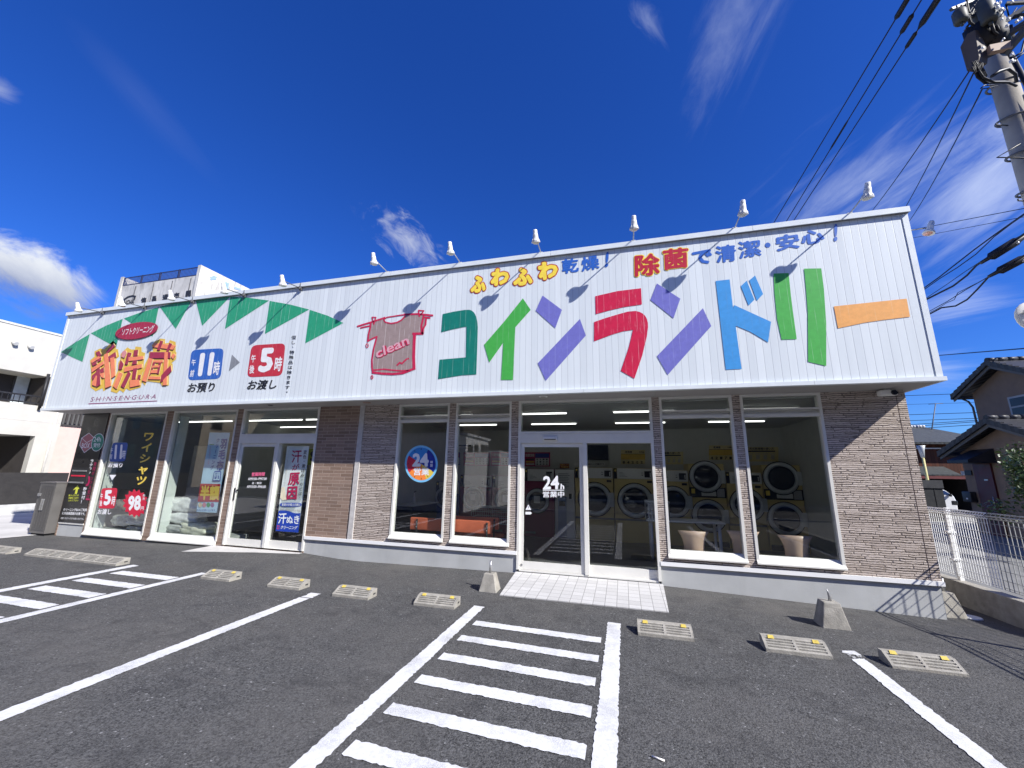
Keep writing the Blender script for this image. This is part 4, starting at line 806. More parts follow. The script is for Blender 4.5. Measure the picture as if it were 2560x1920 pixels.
mb = MB(); mb.box(lx0+.28, lx0+.30, ly0-.045, ly0-.021, .25, .55); mb.box(lx0+.36, lx0+.38, ly0-.045, ly0-.021, .25, .55); mb.box(lx0+.05, lx0+.16, ly0-.04, ly0-.013, .62, .70); mb.build('handle', STEEL, dr)

# ------------------------------------------------------------------ inside the laundry
TUBE = m_emit('lit_tube', (1, .99, .96), 1.8); FIT = pm('lamp_fitting', (.6, .6, .58), .5)
def strip_lamp(x0, L, y, label):
    t = thing('strip_light', label, 'ceiling light', (x0, y, 2.9), 'lit strip lights under the ceiling')
    mb = MB(); mb.box(x0, x0+L, y-.05, y+.05, 2.868, 2.899); mb.build('fitting', FIT, t); mb = MB(); mb.cyl((x0+.03, y, 2.85), (x0+L-.03, y, 2.85), .016, .016, 10); mb.build('tube', TUBE, t); return t
NM = ['leftmost, above the orange bench', 'above the left door leaf', 'above the right door leaf', 'above the rightmost window']
for yy, row in ((1.05, 'front'), (3.02, 'rear')):
    s0 = None
    for k, x in enumerate((-4.76, -2.48, -.19, 2.09)):
        lab = f'strip light, {row} row of the laundry, {NM[k]}'
        if s0 is None: s0 = strip_lamp(x, 1.31, yy, lab)
        else: dup(s0, (x, yy, 2.9), lab, 'lit strip lights under the ceiling')
for yy, row in ((1.28, 'front'), (2.93, 'middle'), (4.6, 'rear')):
    s0 = None
    for k, x in enumerate((-13.6, -11.08, -8.56) if yy < 4 else (-11.1+.02, -8.56)):
        if yy > 2 and x < -13: continue
        lab = f'long lit strip light in the {row} row of the cleaning shop, ' + ('left one' if x < -13 else 'middle one' if x < -11 else 'right one')
        if s0 is None: s0 = strip_lamp(x, 2.44, yy, lab)
        else: dup(s0, (x, yy, 2.9), lab, 'lit strip lights under the ceiling')

DYEL = pm('dryer_yellow', hexc('c8b478'), .4, .05, 2); DWHT = pm('machine_white', (.62, .62, .6), .4, .04); DRED = pm('washer_magenta', hexc('7d1540'), .35, .06, 2); DBLU = pm('washer_blue', hexc('24509a'), .35, .06, 2)
RING = pm('machine_ring_grey', (.50, .53, .55), .35, .05); DGL = pm('machine_glass', (.03, .032, .035), .06, .2, 8, spec=.7); DSP = pm('machine_display', (.02, .02, .022), .2); CLO = pm('tumbling_clothes', (.16, .17, .2), .9, .6, 9)
YM = 4.0
def door_parts(t, cx, cz, R, hinge=True):
    mb = MB(); mb.torus((cx, YM-.03, cz), (0, 1, 0), R*.87, R*.13, 40, 10); mb.torus((cx, YM-.012, cz), (0, 1, 0), R*1.03, R*.03, 40, 6, 1)
    if hinge: mb.rbox(cx+R*.78, cx+R*1.16, YM-.07, YM-.012, cz-R*.42, cz+R*.42, .02)
    ring = mb.build('door_ring', [RING, DSP], t)
    mb = MB(); mb.ell((cx, YM-.005, cz), R*.77, .07, R*.77, 32, 10); mb.build('door_glass', DGL, ring)
    mb = MB(); mb.torus((cx, YM-.065, cz), (0, 1, 0), R*.70, .012, 36, 6); mb.build('seal', DSP, ring)
def machine(kind, x0, x1, zt, label, name, grp):
    t = thing(name, label, 'washing machine' if kind != 'dry' and kind != 'stack' else 'dryer', ((x0+x1)/2, YM, -.28), grp); g = .008
    col = {'dry': DYEL, 'stack': DYEL, 'red': DRED, 'blue': DBLU}[kind]; cx = (x0+x1)/2; w = x1-x0
    if kind == 'stack':
        mb = MB(); mb.box(x0+g, x1-g, YM, YM+.9, -.28, zt); mb.box(x0+g-.002, x1-g+.002, YM-.006, YM-.001, .96, 1.22, 1); mb.box(x0+g+.02, x1-g-.02, YM-.01, YM-.0065, -.27, -.13, 1); mb.build('body', [col, DSP], t)
        door_parts(t, cx-.02, 1.52-.02, .40*w/.88); door_parts(t, cx-.02, .50, .40*w/.88)
        mb = MB(); mb.box(cx-.16, cx+.2, YM-.012, YM-.0065, 1.0, 1.12); mb.box(x1-.22, x1-.04, YM-.014, YM-.0065, .98, 1.2, 1); mb.box(x0+.04, x0+.13, YM-.012, YM-.0065, 1.06, 1.18, 2); mb.build('control_panel', [DWHT, STEEL, VY], t)
    else:
        zc = zt-.30 if kind == 'dry' else zt-.36
        mb = MB(); mb.box(x0+g, x1-g, YM, YM+.9, -.28, zt); mb.box(x0+g-.001, x1-g+.001, YM-.004, YM-.001, .28, .335, 1) if kind == 'dry' else mb.box(x0+.05, x0+.35, YM-.004, YM-.001, -.2, -.14, 1); mb.build('body', [col, pm('machine_band', (.16, .16, .15), .5)], t)
        mb = MB(); mb.rbox(x0+.1, x1-.012, YM-.02, YM-.002, zc, zt-.012, .012); cp = mb.build('control_panel', DWHT, t)
        mb = MB(); mb.box(x0+.012, x0+.092, YM-.018, YM-.002, zc, zt-.012); mb.box(x1-.24, x1-.06, YM-.028, YM-.0205, zc+.05, zt-.08); mb.box(x1-.32, x1-.28, YM-.026, YM-.0205, zc+.1, zc+.12); mb.box(x1-.32, x1-.28, YM-.026, YM-.0205, zc+.16, zc+.175); mb.box(x1-.18, x1-.05, YM-.016, YM-.002, zc-.1, zc-.04)
        for k in range(4): mb.box(x0+.16, x0+.16+random.uniform(.1, .22), YM-.0235, YM-.0205, zc+.06+k*.035, zc+.068+k*.035)
        mb.box(x1-.10, x1-.075, YM-.03, YM-.0285, zc+.07, zt-.12, 1); mb.box(x0+.03, x0+.075, YM-.021, YM-.0185, zt-.10, zt-.05, 2)
        mb.build('display', [DSP, DWHT, VY], cp)
        if kind == 'dry': door_parts(t, cx+.02, .82, min(.455, w*.46))
        else: door_parts(t, cx-.05, .72, .34, False); mb = MB(); mb.box(cx-.14, cx+.04, YM-.082, YM-.079, .66, .86); mb.build('notice', DWHT, t)
    return t
G1, G2 = 'yellow dryers along the back wall', 'front loading washers along the back wall'
machine('dry', -1.37, -.29, 1.70, 'large yellow dryer behind the middle post of the automatic door', 'dryer', G1); machine('dry', -.275, .80, 1.70, 'large yellow dryer seen through the right door leaf, left of the white table', 'dryer', G1); machine('dry', .815, 1.69, 1.66, 'yellow dryer behind the white table, seen at the left of the fifth window', 'dryer', G1)
machine('stack', 1.70, 2.585, 1.84, 'stacked yellow double dryer behind the white table', 'stacked_dryer', G1); machine('dry', 2.60, 3.455, 1.64, 'yellow dryer between the two stacked double dryers', 'dryer', G1); machine('stack', 3.47, 4.35, 1.83, 'stacked yellow double dryer nearest the right wall', 'stacked_dryer', G1)
machine('red', -2.87, -1.97, 1.64, 'magenta washer behind the 24h lettering on the door', 'washing_machine', G2); machine('red', -3.87, -2.89, 1.42, 'magenta washer with a white notice, left of the entrance', 'washing_machine', G2); machine('red', -4.93, -3.89, 1.42, 'magenta washer behind the orange bench, next to the blue one', 'washing_machine', G2); machine('blue', -5.74, -4.95, 1.20, 'blue washer in the far left corner of the laundry', 'washing_machine', G2)
t = thing('payment_terminal', 'narrow white payment column between magenta washer and yellow dryer', 'terminal', (-1.67, YM, -.28))
mb = MB(); mb.box(-1.95, -1.39, YM+.02, YM+.5, -.28, 1.62); mb.box(-1.86, -1.62, YM-.02, YM+.019, -.24, .86, 1); mb.build('body', [DWHT, pm('terminal_blue', (.28, .33, .45), .4)], t)
mb = MB(); mb.box(-1.83, -1.65, YM-.03, YM-.021, .60, .74); mb.box(-1.55, -1.47, YM+.01, YM+.019, .8, .95); mb.build('screen', DSP, t)
mb = MB(); [mb.box(-1.85+.0, -1.85+random.uniform(.2, .34), YM+.008, YM+.0195, 1.1+.05*k, 1.115+.05*k) for k in range(9)]; mb.build('lettering', pm('grey_print', (.15, .15, .15), .6), t)
# posters and signs on the back wall
YP = 4.985
PWH = pm('poster_white', (.6, .6, .57), .7); PYE = pm('poster_yellow', hexc('caa73e'), .6); PPY = pm('poster_pale_yellow', hexc('c9b982'), .6); PRE = pm('poster_magenta', hexc('a51d52'), .6); PBL = pm('poster_blue', hexc('27408f'), .6); PBK = pm('poster_black', (.03, .03, .03), .6)
def poster(name, label, z, x0, y0, x1, y1, base, body):
    mb = MB(); fpoly(mb, z, [(x0, y0), (x1, y0), (x1, y1), (x0, y1)], YP, 0, .006); body(mb); return tag(mb.build(name, base), label, 'poster', 'posters on the laundry wall')
def price(z, x0, y0, x1, y1, nums):
    def f(mb):
        X = lambda a: x0+(x1-x0)*a; Yy = lambda b: y0+(y1-y0)*b
        text(mb, '洗濯乾燥機', z, [(X(.03), Yy(.32)), (X(.38), Yy(.32)), (X(.38), Yy(.1)), (X(.03), Yy(.1))], YP-.002, 1, .03); fpoly(mb, z, [(X(.42), Yy(.08)), (X(.96), Yy(.08)), (X(.96), Yy(.38)), (X(.42), Yy(.38))], YP-.002, 2); fpoly(mb, z, [(X(.42), Yy(.42)), (X(.96), Yy(.42)), (X(.96), Yy(.94)), (X(.42), Yy(.94))], YP-.002, 1)
        for r in range(3):
            fpoly(mb, z, [(X(.05), Yy(.45+.17*r)), (X(.38), Yy(.45+.17*r)), (X(.38), Yy(.56+.17*r)), (X(.05), Yy(.56+.17*r))], YP-.002, (4, 3, 1)[r])
            for c in range(4): a = .46+.125*c; text(mb, nums[r][c], z, [(X(a), Yy(.56+.17*r)), (X(a+.07), Yy(.56+.17*r)), (X(a+.07), Yy(.45+.17*r)), (X(a), Yy(.45+.17*r))], YP-.004, 4, .04)
    return f
MP = [PRE, PWH, PBL, PYE, PBK]
poster('price_poster', 'magenta washer price poster seen in the left door leaf', 'o', 40, 590, 260, 712, MP, price('o', 40, 590, 260, 712, ['8211', '2100', '8432']))
poster('price_poster', 'magenta washer price poster seen at the right of the fourth window', 'n', 1130, 587, 1345, 708, MP, price('n', 1130, 587, 1345, 708, ['4211', '2100', '8432']))
poster('price_poster', 'pinkish price poster behind the mirrored white building in the fourth window', 'n', 895, 590, 1125, 705, MP, price('n', 895, 590, 1125, 705, ['2121', '2100', '6432']))
poster('price_poster', 'blue washer price poster seen at the right of the third window', 'n', 710, 590, 865, 700, [PBL, PWH, PRE, PYE, PBK], price('n', 710, 590, 865, 700, ['2100', '1100', '2432']))
def dryer_price(z, x0, y0, x1, y1, t1, t2, nums):
    def f(mb):
        X = lambda a: x0+(x1-x0)*a; Yy = lambda b: y0+(y1-y0)*b
        text(mb, t1, z, [(X(.18), Yy(.22)), (X(.46), Yy(.22)), (X(.46), Yy(.06)), (X(.18), Yy(.06))], YP-.002, 1, .03); text(mb, t2, z, [(X(.75), Yy(.22)), (X(.97), Yy(.22)), (X(.97), Yy(.08)), (X(.75), Yy(.08))], YP-.002, 1, .03)
        fpoly(mb, z, [(X(0), Yy(.3)), (X(1), Yy(.3)), (X(1), Yy(.68)), (X(0), Yy(.68))], YP-.002, 2); fpoly(mb, z, [(X(0), Yy(.27)), (X(1), Yy(.27)), (X(1), Yy(.30)), (X(0), Yy(.30))], YP-.003, 1)
        for k, n_ in enumerate(nums): a = .07+.185*k; text(mb, n_, z, [(X(a), Yy(.97)), (X(a+.10), Yy(.97)), (X(a+.10), Yy(.78)), (X(a), Yy(.78))], YP-.002, 1, .05)
    return f
MD = [PPY, PBK, PYE]
poster('dryer_poster', 'yellow dryer price sign with numbers 8 4 2 12 2', 'o', 872, 570, 1080, 692, MD, dryer_price('o', 872, 570, 1080, 692, '乾燥機', '22kg', ['8', '4', '2', '12', '2']))
poster('dryer_poster', 'yellow dryer price sign with numbers 4 2 1 7 1', 'o', 1632, 530, 1850, 655, MD, dryer_price('o', 1632, 530, 1850, 655, '乾燥機', '14kg', ['4', '2', '1', '7', '1']))
def guide(z, x0, y0, x1, y1, title):
    def f(mb):
        X = lambda a: x0+(x1-x0)*a; Yy = lambda b: y0+(y1-y0)*b
        text(mb, title, z, [(X(.02), Yy(.2)), (X(.86), Yy(.2)), (X(.86), Yy(.02)), (X(.02), Yy(.02))], YP-.002, 1, .03); fpoly(mb, z, [(X(.02), Yy(.24)), (X(.9), Yy(.24)), (X(.9), Yy(.34)), (X(.02), Yy(.34))], YP-.002, 1)
        for k in range(4): a = .05+.23*k; fpoly(mb, z, [(X(a), Yy(.45)), (X(a+.17), Yy(.45)), (X(a+.17), Yy(.5)), (X(a), Yy(.5))], YP-.002, 2); fpoly(mb, z, [(X(a+.03), Yy(.55)), (X(a+.14), Yy(.55)), (X(a+.14), Yy(.85)), (X(a+.03), Yy(.85))], YP-.002, 2)
    return f
MG_ = [PPY, PBK, pm('poster_sand', (.4, .38, .3), .6)]
poster('guide_poster', 'pale yellow instruction sheet above the dryer behind the table', 'o', 1215, 585, 1410, 695, MG_, guide('o', 1215, 585, 1410, 695, '乾燥機の使い方'))
poster('guide_poster', 'pale yellow instruction sheet seen in the rightmost window', 'q', 225, 545, 505, 670, MG_, guide('q', 225, 545, 505, 670, '二段式乾燥機の使い方'))
def small(t): return lambda mb: text(mb, t, 'o', [(585, 700), (728, 698), (728, 684), (585, 686)], YP-.002, 1, .03)
poster('notice_strip', 'white strip notice with black writing below the wall television', 'o', 470, 680, 735, 706, [PWH, PBK], small('防犯カメラ作動中です'))
def rd(mb): text(mb, '防犯カメラ', 'o', [(348, 705), (422, 705), (422, 692), (348, 692)], YP-.002, 1, .03); text(mb, '作動中', 'o', [(352, 724), (420, 724), (420, 709), (352, 709)], YP-.002, 1, .03)
poster('warning_sign', 'small dark red sign with yellow writing above the payment column', 'o', 344, 688, 425, 728, [pm('sign_brick', hexc('8e2a22'), .6), VY], rd)
def np2(mb): fpoly(mb, 'q', [(800, 815), (862, 818), (862, 832), (800, 830)], YP-.002, 1); [fpoly(mb, 'q', [(800, 845+14*k), (855, 847+14*k), (855, 851+14*k), (800, 849+14*k)], YP-.002, 2) for k in range(5)]
poster('notice_sheet', 'small white notice sheet on the wall right of the stacked dryer', 'q', 795, 810, 868, 935, [PWH, PRE, PBK], np2)
for (z, x0, y0, x1, y1, lab) in (('n', 330, 785, 400, 860, 'white paper notice on the wall in the third window, left of the round sticker'), ('n', 455, 865, 520, 920, 'white paper notice low on the wall in the third window'), ('n', 575, 865, 640, 920, 'white paper notice beside the blue washer')):
    def f(mb, z=z, x0=x0, y0=y0, x1=x1, y1=y1): [fpoly(mb, z, [(x0+8, y0+10+10*k), (x1-10, y0+10+10*k), (x1-10, y0+14+10*k), (x0+8, y0+14+10*k)], YP-.002, 1) for k in range(4)]
    poster('notice_sheet', lab, z, x0, y0, x1, y1, [PWH, PBK], f)
t = thing('television', 'black flat television high on the back wall behind the door post', 'television', onY('o', 650, 590, 4.9)); mb = MB(); a = onY('o', 535, 527, 4.9); b = onY('o', 765, 658, 4.9); mb.rbox(a[0], b[0], 4.9, 4.97, b[2], a[2], .01); mb.build('frame', BLACKM, t); mb = MB(); mb.box(a[0]+.02, b[0]-.02, 4.896, 4.8995, b[2]+.03, a[2]-.02); mb.build('screen', DGL, t)
mb = MB(); a = onY('n', 425, 545, 4.96); mb.cyl((a[0], 4.985, a[2]), (a[0], 4.95, a[2]), .19, .19, 28, 0); mb.cyl((a[0], 4.949, a[2]), (a[0], 4.945, a[2]), .165, .165, 28, 1); mb.box(a[0]-.006, a[0]+.006, 4.94, 4.944, a[2], a[2]+.12, 0); mb.box(a[0], a[0]+.09, 4.94, 4.9435, a[2]-.006, a[2]+.006, 0); tag(mb.build('wall_clock', [BLACKM, PWH]), 'round wall clock with a black rim behind the round window sticker', 'clock')
mb = MB(); a = onY('n', 405, 395, 4.6); mb.rbox(-5.7, -4.75, 4.62, 4.99, 2.3, 2.72, .03); mb.box(-5.6, -4.85, 4.612, 4.619, 2.34, 2.39, 1); tag(mb.build('air_conditioner', [DWHT, DSP]), 'white wall air conditioner high in the left corner of the laundry', 'air conditioner')
t = thing('side_counter', 'dark low counter at the left wall of the laundry', 'counter', (-5.45, 2.2, -.28)); mb = MB(); mb.box(-5.74, -5.2, 1.6, 3.0, -.28, .62); mb.build('body', pm('counter_dark', (.06, .06, .06), .5), t); mb = MB(); mb.box(-5.745, -5.17, 1.57, 3.03, .62, .65); mb.build('top', DWHT, t)
mb = MB(); mb.tube([(-5.4, 2.0, .65), (-5.4, 2.0, .82), (-5.4, 2.0, .86), (-5.4, 2.0, .94)], [.04, .04, .015, .015], 12); mb.tube([(-5.4, 2.0, .94), (-5.4, 2.0, .97), (-5.34, 1.97, .98)], .012, 8, 1); tag(mb.build('spray_bottle', [DWHT, BLACKM]), 'small white spray bottle on the dark side counter', 'bottle')
# folding table with a laundry basket
t = thing('folding_table', 'long white folding table inside the right part of the laundry', 'table', (1.3, 2.1, -.28)); TW = pm('table_white', (.64, .64, .62), .4, .04); ztb = onY('o', 1100, 1172, 1.75)[2]
xa, xb = onY('o', 1092, 1170, 1.75)[0], onY('o', 1780, 1190, 1.75)[0]; mb = MB(); mb.rbox(xa, xb, 1.75, 2.45, ztb-.035, ztb, .015); mb.build('table_top', TW, t)
for x in (xa+.1, xb-.12):
    for y in (1.85, 2.35): mb = MB(); mb.cyl((x, y, -.28), (x, y, ztb-.036), .032, .032, 12); mb.build('leg', TW, t)
mb = MB(); a = onY('o', 1085, 1015, 1.85); b = onY('o', 1185, 1170, 1.85); x0, x1, z0, z1 = a[0], a[0]+.48, ztb+.001, a[2]
for (p, q) in (((x0, 1.82), (x1, 1.82)), ((x1, 1.82), (x1, 2.2)), ((x1, 2.2), (x0, 2.2)), ((x0, 2.2), (x0, 1.82))):
    n = 9
    for i in range(n): u = i/(n-1); c = np.array(p)*(1-u)+np.array(q)*u; mb.box(c[0]-.012, c[0]+.012, c[1]-.012, c[1]+.012, z0, z1)
    for zz in (z0+.02, z0+.13, z0+.22, z1-.05): mb.tube([(p[0], p[1], zz), (q[0], q[1], zz)], .012, 6)
    mb.tube([(p[0], p[1], z1), (q[0], q[1], z1)], .022, 8)
mb.box(x0, x1, 1.82, 2.2, z0, z0+.012); tag(mb.build('laundry_basket', TW), 'white plastic laundry basket standing on the left end of the table', 'basket')
# beige shell chairs in the windows
BEI = pm('chair_beige', hexc('c8a994'), .45, .04, 2)
def chair(cx, cy, label, zt_=.52):
    t = thing('shell_chair', label, 'chair', (cx, cy, -.28), 'beige shell chairs by the windows'); mb = MB(); n = 12; vs = []
    prof = [(-.02, .225), (.10, .195), (zt_-.33, .172), (zt_-.24, .172), (zt_-.15, .188), (zt_-.07, .222), (zt_, .262)]
    for off in (0, .018):
        for (z, hw) in prof:
            for i in range(n+1): u = -1+2*i/n; vs.append((cx+hw*u, cy+(.10-.10*u*u*(1+.0*z))*-1+(.06*(z-.1))*-1+off*1+.10, z+.012*(1-u*u) if z == zt_ else z))
    N = n+1; R = len(prof); fs = []
    for r in range(R-1):
        for i in range(n): a = r*N+i; fs.append((a, a+1, a+N+1, a+N)); b = R*N+a; fs.append((b, b+N, b+N+1, b+1))
    for i in range(n): a = (R-1)*N+i; fs.append((a, a+1, R*N+a+1, R*N+a))
    for r in range(R-1): a = r*N; fs.append((a, a+N, R*N+a+N, R*N+a)); a = r*N+n; fs.append((a, R*N+a, R*N+a+N, a+N))
    mb.add(vs, fs, 0, True); mb.build('backrest', BEI, t, fix=True)
    mb = MB(); mb.rbox(cx-.21, cx+.21, cy+.06, cy+.5, .10, .14, .018); mb.build('seat', BEI, t)
    for sx in (-1, 1):
        for y in (cy+.1, cy+.45): mb = MB(); mb.cyl((cx+sx*.17, y, .1), (cx+sx*.21, y+(.03 if y > cy+.3 else -.03), -.28), .012, .012, 8); mb.build('leg', STEEL, t)
    return t
for z, xl, xr, lab in (('o', 1383, 1622, 'beige shell chair in the left part of the fifth window'), ('o', 1810, 2060, 'beige shell chair half hidden behind the wall between the two right windows'), ('q', 530, 795, 'beige shell chair in the rightmost window')):
    a, b = onY(z, xl, 1270 if z == 'o' else 1310, .2), onY(z, xr, 1270 if z == 'o' else 1310, .2); chair((a[0]+b[0])/2, .2, lab, a[2])
# orange benches
ORB = pm('bench_orange', hexc('d06a48'), .5, .06, 5)
def bench(x0, x1, y, zb0, zb1, label):
    t = thing('waiting_bench', label, 'bench', ((x0+x1)/2, y, -.28), 'orange waiting benches'); mb = MB(); mb.rbox(x0, x1, y, y+.06, zb0, zb1, .022); mb.build('backrest', ORB, t); mb = MB(); mb.rbox(x0, x1, y+.08, y+.52, .05, .12, .025); mb.build('seat', ORB, t)
    for x in (x0+.17, x1-.1):
        mb = MB(); mb.tube([(x, y-.012, zb1-.03), (x, y-.012, .07), (x, y+.2, .03)], .02, 6); mb.tube([(x, y+.2, .03), (x, y+.2, -.28)], .02, 6); mb.box(x-.02, x+.02, y+.02, y+.45, -.28, -.255); mb.ell((x, y-.035, zb1-.09), .012, .008, .012, 8, 6, 1); mb.ell((x, y-.035, zb0+.07), .012, .008, .012, 8, 6, 1); mb.build('bracket', [BLACKM, STEEL], t)
a, b = onY('n', 435, 1150, .18), onY('n', 1140, 1190, .18); zb1 = a[2]; zb0 = onY('n', 440, 1258, .18)[2]
bench(a[0], b[0], .18, zb0, zb1, 'orange waiting bench close to the glass in the third and fourth windows'); bench(a[0]+.45, onY('n', 1198, 1190, .95)[0], .95, zb0-.01, zb1-.01, 'orange waiting bench in the shade behind the sunlit one')
t = thing('trolley_basket', 'wire laundry trolley in the dark in front of the magenta washers', 'trolley', (-3.3, 3.0, -.28)); mb = MB()
for z in (.15, .3, .45, .56): mb.tube([(-4.1, 2.9, z), (-2.95, 2.9, z), (-2.95, 3.4, z), (-4.1, 3.4, z), (-4.1, 2.9, z)], .008 if z < .5 else .018, 6)
for k in range(22): x = -4.1+1.15*k/21; mb.tube([(x, 2.9, .15), (x, 2.9, .56)], .005, 4)
mb.build('wire_basket', DWHT, t); 
for x in (-4.0, -3.05):
    for y in (2.95, 3.35): mb = MB(); mb.cyl((x, y, -.28), (x, y, .16), .014, .014, 8); mb.build('leg', STEEL, t)

# ------------------------------------------------------------------ inside the cleaning shop
BAG = pm('clear_bag', (.66, .67, .63), .25, .2, 7, .5, 12, spec=.6); BAG2 = pm('grey_bag', (.38, .39, .37), .3, .25, 8, .5, 12, spec=.6); BAG3 = pm('cream_bag', (.66, .66, .52), .3, .15, 8, .4, 12, spec=.6)
def bag(z, x0, y0, x1, y1, Yp, m, label, dep=.5):
    a, b = onY(z, x0, y0, Yp), onY(z, x1, y1, Yp); bm = bmesh.new(); bmesh.ops.create_cube(bm, size=2); bmesh.ops.subdivide_edges(bm, edges=bm.edges[:], cuts=7, use_grid_fill=True)
    cx, cz, hw, hh = (a[0]+b[0])/2, (a[2]+b[2])/2, (b[0]-a[0])/2, (a[2]-b[2])/2
    for v in bm.verts:
        p = v.co.copy(); l = (abs(p.x)**5+abs(p.y)**5+abs(p.z)**3.2)**(1/5); p = p/max(l, .6); k = 1+.06*sin(p.x*9+cz*7)*cos(p.y*8+cx)+.05*sin(p.z*7+p.x*5)
        v.co = (cx+p.x*hw*k, Yp+dep/2+p.y*dep/2*k, cz+p.z*hh*k)
    mb = MB(); mb.add([v.co[:] for v in bm.verts], [[v.index for v in f.verts] for f in bm.faces], 0, True); bm.free(); return tag(mb.build('laundry_bag', m), label, 'laundry bag', 'bagged bedding in the shop windows')
bag('l', 1395, 975, 1665, 1118, .35, BAG, 'clear bag of bedding on top of the stack in the second window'); bag('l', 1385, 1100, 1655, 1222, .35, BAG, 'clear bag of bedding, middle of the stack in the second window'); bag('l', 1330, 1205, 1560, 1295, .3, BAG2, 'flat bag at the bottom left of the stack in the second window'); bag('l', 1530, 1195, 1770, 1320, .3, BAG3, 'cream bag at the bottom right of the stack in the second window')
bag('l', 1700, 1200, 1830, 1312, .7, BAG2, 'grey bag in the shade beside the stack in the second window')
bag('l', 945, 1130, 1115, 1240, .35, BAG2, 'grey folded bag below the red afternoon sticker'); bag('l', 1110, 1090, 1262, 1190, .4, BAG3, 'pale cream bag behind the red price star'); bag('l', 1065, 1175, 1262, 1232, .3, BAG, 'pale bag below the red price star'); bag('l', 1075, 1225, 1235, 1275, .3, BAG2, 'lowest flat bag at the right of the first window'); bag('l', 1010, 905, 1120, 1100, .6, pm('brown_bag', (.22, .19, .13), .5, .3), 'brown paper sack behind the red stickers in the first window')
t = thing('shop_counter', 'service counter inside the cleaning shop', 'counter', (-9.2, 3.2, -.28)); mb = MB(); mb.box(-10.9, -7.4, 3.0, 3.5, -.28, .70); mb.build('body', pm('counter_wood', (.12, .08, .05), .5), t); mb = MB(); mb.box(-10.95, -7.35, 2.95, 3.55, .701, .74); mb.build('top', DWHT, t)
mb = MB(); a = onY('l', 975, 650, 1.9); b = onY('l', 1160, 905, 1.9); mb.box(a[0], b[0], 1.9, 1.95, -.28, a[2]); tag(mb.build('folding_screen', pm('screen_grey', (.4, .42, .41), .6)), 'pale grey folding screen standing behind the stickers of the first window', 'screen')
mb = MB(); a = onY('l', 1700, 535, 1.6); b = onY('l', 1790, 760, 1.6); mb.box(a[0]-.1, b[0], 1.6, 1.63, -.28, a[2]); tag(mb.build('display_board', pm('board_beige', (.42, .39, .33), .6)), 'beige board standing behind the blue hanging banner', 'board')
def banner(name, label, z, pts, Yb, cols, body):
    P = [onY(z, x, y, Yb) for x, y in pts]; mb = MB(); n = 16; vs = []
    for off in (0, .004):
        for i in range(n+1):
            t = i/n; a = P[0]+(P[3]-P[0])*t; b = P[1]+(P[2]-P[1])*t
            for k in range(7): u = k/6; c = a+(b-a)*u; vs.append((c[0], c[1]+.006*sin(t*9+u*4)+off+.006, c[2]))
    N = (n+1)*7; fs = [(i*7+k, (i+1)*7+k, (i+1)*7+k+1, i*7+k+1) for i in range(n) for k in range(6)]; fs += [tuple(N+j for j in f[::-1]) for f in fs]; mb.add(vs, fs, 0, True); body(mb); return tag(mb.build(name, cols), label, 'banner', 'hanging banners in the shop windows')
YB = .085
def b1(mb):
    Yb = YB-.004
    vtext(mb, '羽毛布', 'B', (705, 245), (605, 810), 118, Yb, 1, .05, .98); fpoly(mb, 'B', rrect((520, 815), (645, 812), (630, 995), (490, 992)), Yb, 1); text(mb, '団', 'B', [(508, 975), (612, 975), (628, 835), (524, 838)], Yb-.001, 0, .02)
    vtext(mb, 'クリーニング', 'B', (598, 238), (475, 800), 62, Yb, 1, .02, .92); fpoly(mb, 'B', [(283, 1030), (630, 1038), (603, 1350), (235, 1342)], Yb, 2); text(mb, '半額', 'B', [(262, 1315), (600, 1322), (622, 1065), (290, 1060)], Yb-.001, 3, .05)
    for k, c in enumerate((4, 5, 6, 7)): fpoly(mb, 'B', ellpts((280+70*k, 1400), (32, 0), (0, 42), 18), Yb, c)
    text(mb, 'きれいに洗い上げます。', 'B', [(215, 1505), (550, 1515), (556, 1472), (225, 1468)], Yb, 1, .01); vtext(mb, '大切な羽毛ふとんを', 'B', (460, 380), (420, 700), 34, Yb, 5, .0); fpoly(mb, 'B', [(440, 348), (520, 348), (518, 362), (438, 362)], Yb, 6)
banner('hanging_banner', 'pale blue vertical banner with a red half price box in the second window', 'B', [(440, 145), (795, 148), (565, 1535), (205, 1520)], YB, [pm('banner_paleblue', hexc('bcdcec'), .6, .05), pm('banner_blue', hexc('2450a4'), .6), pm('banner_red', hexc('b01f35'), .6), VY, pm('dot_cream', hexc('d8c8a0'), .6), pm('dot_rose', hexc('d98a9a'), .6), pm('dot_green', hexc('3e9a62'), .6), pm('dot_plum', hexc('a0689a'), .6)], b1)
